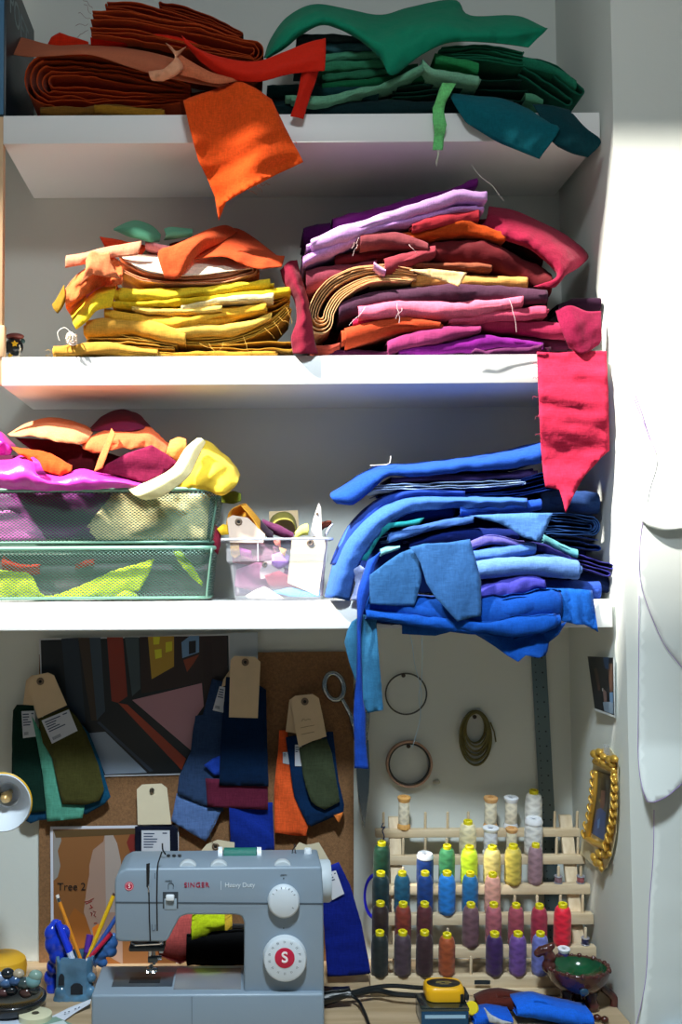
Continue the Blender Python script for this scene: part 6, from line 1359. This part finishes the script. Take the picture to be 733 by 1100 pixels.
for (x, y) in ((69,1087.5),(73,1086.5),(80,1083.5),(84,1082)): mb.add([onz(x + a, y + b_, .0075) for a, b_ in ((0, 0), (2, -.8), (2, .2), (0, 1))], [(0, 1, 2, 3)])
mb.out('print_marks', INK, o, False)
slip('pale blue paper slip in the very corner of the desk', [(-6,1090,.002),(12,1089,.002),(25,1094,.002),(27,1106,.002),(-6,1108,.002)], '#c3cee0')
slip('small white paper slip with green edge by the reel', [(52,1100,.0062),(68,1096,.0062),(76,1103,.006),(60,1110,.006)], '#c9d6d6')
# cables
CAB = plain('#101416', .35)
for lb, pts, r in (('thick black cable running from the machine to the tape measure', [(330,1062,-.2),(352,1062,-.2),(372,1067,-.21),(395,1062,-.21),(420,1059,-.215),(450,1061,-.22),(475,1062,-.22)], .0042),
                   ('black cable crossing the thick one in front of the rack', [(330,1075,-.24),(350,1072,-.24),(380,1068,-.235),(405,1064,-.225),(425,1068,-.24),(455,1070,-.25)], .0050),
                   ('thin black cable curving down the desk beside the machine', [(372,1066,-.236),(384,1074,-.25),(391,1086,-.29),(396,1100,-.33),(398,1115,-.36)], .0030)):
    P = [W(*p) for p in pts]
    for p in P: p.z = max(p.z, ZT + r)
    tag(MB().tube(catmull(P, 40), r, 8).out('cable', CAB), lb, 'cable')
fold('black plug sleeve of the machine cable', '#121618', [(340,1074),(360,1071),(378,1068)], [16,14,9], -.262, depth=.02, name='cable_sleeve'); COL.objects[-1]['category'] = 'cable'
COL.objects[-1].data.materials[0] = CAB
MB().box((W(503,1063,-.26).x, -.262, ZT + .001), (W(516,1063,-.26).x, -.24, ZT + .012), .002).out('small_block', plain('#b9a888', .7)); tag(COL.objects[-1], 'small wooden block on the desk right of the tape measure', 'block')
# clear box and tape measure
YB = -.345
zb0 = ZT + .0008; xA, xB = W(453, 1090, YB).x, W(504, 1090, YB).x; zB = W(480, 1084, YB).z
t = empty('tin_box', ((xA + xB) / 2, YB + .03, ZT), 'shiny blue and clear tin box under the yellow tape measure', 'box')
MB().box((xA, YB, zb0), (xB, YB + .07, zB), .003, 3).out('box_body', plain('#2a5a86', .15, .6), t, True, 35)
MB().box((xA - .001, YB - .001, zB - .004), (xB + .001, YB + .071, zB + .002), .0015).out('lid', plain('#5c686c', .15, .9), t, True, 35)
MB().prism([Vector((xA + .006, YB - .0006, zB - .010)), Vector((xB - .006, YB - .0006, zB - .010)), Vector((xB - .006, YB - .0006, zB - .016)), Vector((xA + .006, YB - .0006, zB - .016))], [Vector((xA + .006, YB + .001, zB - .010)), Vector((xB - .006, YB + .001, zB - .010)), Vector((xB - .006, YB + .001, zB - .016)), Vector((xA + .006, YB + .001, zB - .016))]).out('front_band', plain('#9fc4dc', .2), t, False)
YT = -.325
t = empty('tape_measure', (W(480, 1075, YT).x, YT + .02, zB + .002), 'yellow and black tape measure lying on the tin box', 'tape measure')
zt_ = zB + .0022; O = rrect(W(459, 1070, YT).x, W(501, 1070, YT).x, YT, YT + .058, .016, 6)
zh = W(480, 1062, YT).z - .001
mb = MB(); cxm = sum(p[0] for p in O) / len(O); cym = sum(p[1] for p in O) / len(O)
rows = [[Vector((cxm + (x - cxm) * f, cym + (y - cym) * f, zt_ + (zh - zt_) * h)) for f, h in ((.9, 0), (.98, .06), (1, .25), (1, .7), (.96, .9), (.88, 1))] for x, y in O]
mb.grid(rows, closed_u=True); mb.add([r[0] for r in rows], [tuple(range(len(rows)))[::-1]]); mb.add([r[-1] for r in rows], [tuple(range(len(rows)))])
mb.out('case', plain('#f2b414', .35), t, True, 40)
M = Matrix.Translation((cxm, cym, zh)) @ Matrix.Diagonal((1.25, .85, 1, 1))
MB().lathe([(.024, -.0005), (.024, .0008), (.022, .0012), (0, .0012)], 36, M).out('black_label', plain('#14161a', .35), t, True, 40)
text('label_lettering', 'TAPE', .008, plain('#b89a3c', .4), Matrix.Translation((cxm, cym + .002, zh + .0014)), t, .0002, 'CENTER')
bpy.data.objects.remove(COL.objects[-1])
mb = MB(); 
for (dx, dy, w_) in ((-.012, .004, .024), (-.014, -.002, .010), (.002, -.002, .012), (-.008, -.008, .016)): mb.box((cxm + dx, cym + dy - .001, zh + .0012), (cxm + dx + w_, cym + dy + .0012, zh + .0015))
mb.out('label_print', plain('#a08a48', .5), t, False)
xe = max(p[0] for p in O)
MB().box((xe - .0102, YT - .0008, zt_ + .001), (xe - .004, YT + .004, zt_ + (zh - zt_) * .6), .0006).out('tape_mouth', BLK, t, True, 35)
MB().box((xe - .002, YT + .006, zt_ + .001), (xe + .007, YT + .045, zt_ + (zh - zt_) * .55), .003).out('grip', plain('#1a1c20', .6), t, True, 35)
MB().lathe([(0, .004), (.010, .004), (.012, .002), (.012, 0), (0, 0)], 20, Matrix.Translation(W(507, 1083, -.325)) @ Matrix.Rotation(math.radians(70), 4, 'X')).out('yellow_disc', plain('#e8d020', .4)); tag(COL.objects[-1], 'yellow round cap leaning beside the tin box', 'cap')
# brown bowl
t = empty('ceramic_bowl', (W(622, 1088, -.27).x, -.25, ZT), 'dark brown ceramic bowl with green glaze inside, on stubby feet by the rack', 'bowl')
BR = plain('#4a2420', .22, var=.4, vscale=40, coat=.5, bump=.3, bscale=60); GRN = plain('#0c4a2c', .12, var=.3, vscale=30, coat=.6)
Yb_ = -.25; bc = W(621, 1062, Yb_); zr = W(621, 1044, Yb_ - .03).z; R = 33 * mpp(Yb_); M = Matrix.Translation((bc.x, Yb_, 0))
zo = ZT + .030
MB().lathe([(R*.45, zo), (R*.72, zo + .006), (R*.92, zo + (zr - zo) * .5), (R, zr - .004), (R*1.01, zr), (R*.95, zr + .002), (R*.9, zr - .001)], 44, M).out('bowl_shell', BR, t, True, None)
MB().lathe([(R*.91, zr), (R*.84, zr - .012), (R*.5, zr - .026), (0, zr - .030)], 44, M).out('green_inside', GRN, t, True, None)
for a in (200, 320, 80):
    an = math.radians(a); p = Vector((bc.x + R*.42*math.cos(an), Yb_ + R*.42*math.sin(an), ZT))
    MB().lathe([(0, .0005), (.016, .0005), (.015, .01), (.011, .02), (.013, .036), (0, .04)], 18, Matrix.Translation(p)).out('foot', BR, t, True, None)
MB().tube(catmull([W(646, 1060, Yb_), W(654, 1066, Yb_), W(660, 1073, Yb_), W(659, 1082, Yb_), W(654, 1085, Yb_)], 16), .0075, 10).out('handle', BR, t, True, None)
mb = MB()
for (x, y, r) in ((590,1038,.014),(591,1028,.012),(588,1020,.010),(582,1021,.009),(578,1024,.008),(593,1016,.007)): mb.ball(W(x, y, Yb_ + .005), r, 12)
melt(mb.out('figure_on_rim', BR, t, True, None))
mb = MB()
for i in range(26):
    an = 2 * math.pi * i / 26; mb.ball((bc.x + R*.97*math.cos(an), Yb_ + R*.97*math.sin(an), zr), .0042 + .0012 * math.sin(i * 2.7), 8)
mb.out('rim_beads', BR, t, True, None)
mb = MB().ball(W(628, 1066, Yb_ - R*.9), .009, 10, (1, .4, .8)); mb.out('blue_glaze_spot', plain('#24425a', .2, coat=.5), t, True, None)
# cloth in the lower right corner
fold('royal blue cloth lying folded on the desk in front of the bowl', '#1f6ce8', [(552,1088),(575,1088),(605,1094),(642,1099)], [10,20,16,12], -.34, depth=.06, n=2, group='cloths on the desk')
fold('blue cloth lump at the bottom edge beside the tin box', '#1c60d8', [(510,1101),(530,1096),(552,1097)], [12,14,10], -.35, depth=.05, group='cloths on the desk')
fold('dark brown cloth scrap on the desk behind the blue ones', '#5a2820', [(512,1086),(535,1080),(575,1084)], [10,16,12], -.305, depth=.05, n=2, group='cloths on the desk')
sheet('small grey white curved paper scrap on the desk corner', '#c4c8cc', [(520,1082),(528,1090),(540,1096),(552,1099),(540,1101),(526,1098)], -.365, wr=.002, step=3, name='paper_scrap', cat='paper')
for i, (x, y, lb) in enumerate(((634,1095,'dark red bead on the desk edge, left of three'),(642,1093,'dark brown bead on the desk edge, middle of three'),(650,1095,'dark red bead on the desk edge, right of three'))):
    p = onz(x, y, .007); mb = MB().lathe([(.0025, -.005), (.006, -.003), (.0068, 0), (.006, .003), (.0025, .005)], 16, Matrix.Translation(p)); tag(mb.out('bead', plain('#4a2018', .3), None, True, None), lb, 'bead', 'beads on the desk edge')
slip('blue paper corner on the desk at the lower right of the frame', [(690,1100,.001),(712,1090,.001),(740,1088,.001),(740,1110,.001)], '#7ca4c8')
# lamp shade at the left edge
t = empty('desk_lamp', W(-2, 870, -.33), 'white round lamp shade facing out at the left edge of the frame', 'lamp')
t.location.z = ZT
Yl = -.34; cl = W(2, 862.5, Yl); R = 30.5 * mpp(Yl); M = Matrix.Translation(cl) @ Matrix.Rotation(math.radians(90), 4, 'X') @ Matrix.Rotation(math.radians(4), 4, 'X')
o = MB().lathe([(R, 0), (R*.99, .001), (R*.9, -.012), (R*.7, -.034), (R*.46, -.052), (R*.42, -.056), (R*.40, -.075), (0, -.078)], 48, M).out('shade', plain('#dde5ee', .35), t, True, 50)
md = o.modifiers.new('thickness', 'SOLIDIFY'); md.thickness = .0012; md.offset = 1
MB().lathe([(R*.40, -.050), (R*.43, -.049), (R*.43, -.053)], 30, M).out('inner_ring', plain('#eef2f6', .3), t, True, None)
MB().lathe([(0, -.022), (.008, -.026), (.011, -.036), (.008, -.052), (.006, -.07)], 18, M).out('bulb', plain('#d8b070', .2, .3), t, True, None)
MB().lathe([(R*1.0, -.004), (R*1.04, -.006), (R*.86, -.028), (R*.80, -.027)], 48, M).out('yellow_collar', plain('#e0b020', .4), t, True, 50)
MB().tube(catmull([cl + Vector((-.012, .07, .0)), cl + Vector((-.05, .09, -.02)), Vector((cl.x - .06, Yl + .095, cl.z - .06)), Vector((cl.x - .06, Yl + .095, ZT + .01))], 20), .006, 8).out('stem', plain('#202428', .4), t)
MB().lathe([(0, 0), (.05, 0), (.05, .008), (.012, .014), (0, .014)], 30, Matrix.Translation((cl.x - .06, Yl + .095, ZT + .0006))).out('base', plain('#202428', .4), t, True, 40)

# ================================================================ small things on the upper shelves
t = empty('book', W(0, 120, -.15), 'large dark book with pale capitals at the left end of the top shelf', 'book')
t.location.z = Z1
xb_ = -.444; zk = Z1 + .001; ztop = W(37, 33, -.02).z
MB().box((-.475, -.292, zk), (xb_, -.02, ztop), .0015).out('cover', plain('#16242a', .4), t, True, 35)
MB().box((-.472, -.2945, zk + .004), (xb_ - .004, -.2915, ztop - .004), .0005).out('pages', plain('#3a6e92', .6), t, True, 35)
SIDE = Matrix(((0, 0, 1, 0), (1, 0, 0, 0), (0, 1, 0, 0), (0, 0, 0, 1)))       # text on a side face, read front to back
text('cover_lettering', 'POET', .072, plain('#7c8e90', .5), Matrix.Translation((xb_ + .0003, -.265, ztop - .062)) @ SIDE, t, .0003, 'LEFT', 0, 1.05)
t = empty('figurine', W(15, 383, -.25), 'small dark round figurine with yellow spots beside the left post', 'figurine')
t.location.z = Z2
c = lambda x, y: W(x, y, -.25)
MB().ball(c(15, 373), .018, 20, (1.0, .8, 1.0)).out('body', plain('#122028', .3, coat=.4), t, True, None)
MB().ball(c(16, 361.5), .012, 16, (1.5, 1, .55)).out('cap', plain('#7a3a34', .4), t, True, None)
MB().ball(c(24.5, 366.5), .0048, 10).out('ear', plain('#2c4a4c', .4), t, True, None)
for (x, y, r) in ((15.5, 369, .0065), (10.5, 382, .0055)):
    mb = MB(); P = W(x, y, -.2685); pts = [P + Vector((r * (1 if k % 2 == 0 else .5) * math.cos(k * math.pi / 5 + .3), 0, r * (1 if k % 2 == 0 else .5) * math.sin(k * math.pi / 5 + .3))) for k in range(10)]
    mb.prism(pts, [p + Vector((0, .005, 0)) for p in pts]); mb.out('yellow_star', plain('#f0c020', .4), t, False)
mb = MB()
for k in range(7): mb.ball(W(21.8 - abs(k - 2) * .35, 371 + k * 1.9, -.265), .0016, 8)
mb.out('pale_stitches', plain('#e8e4d0', .5), t, True, None)
t = MB().box((W(-6, 352, -.297).x, -.3, Z2 + .0005), (W(5.5, 352, -.297).x, -.285, W(3, 349.5, -.297).z), .003).out('wooden_block', plain('#e8c094', .6)); tag(t, 'pale wooden block standing on the middle shelf against the left post', 'block')
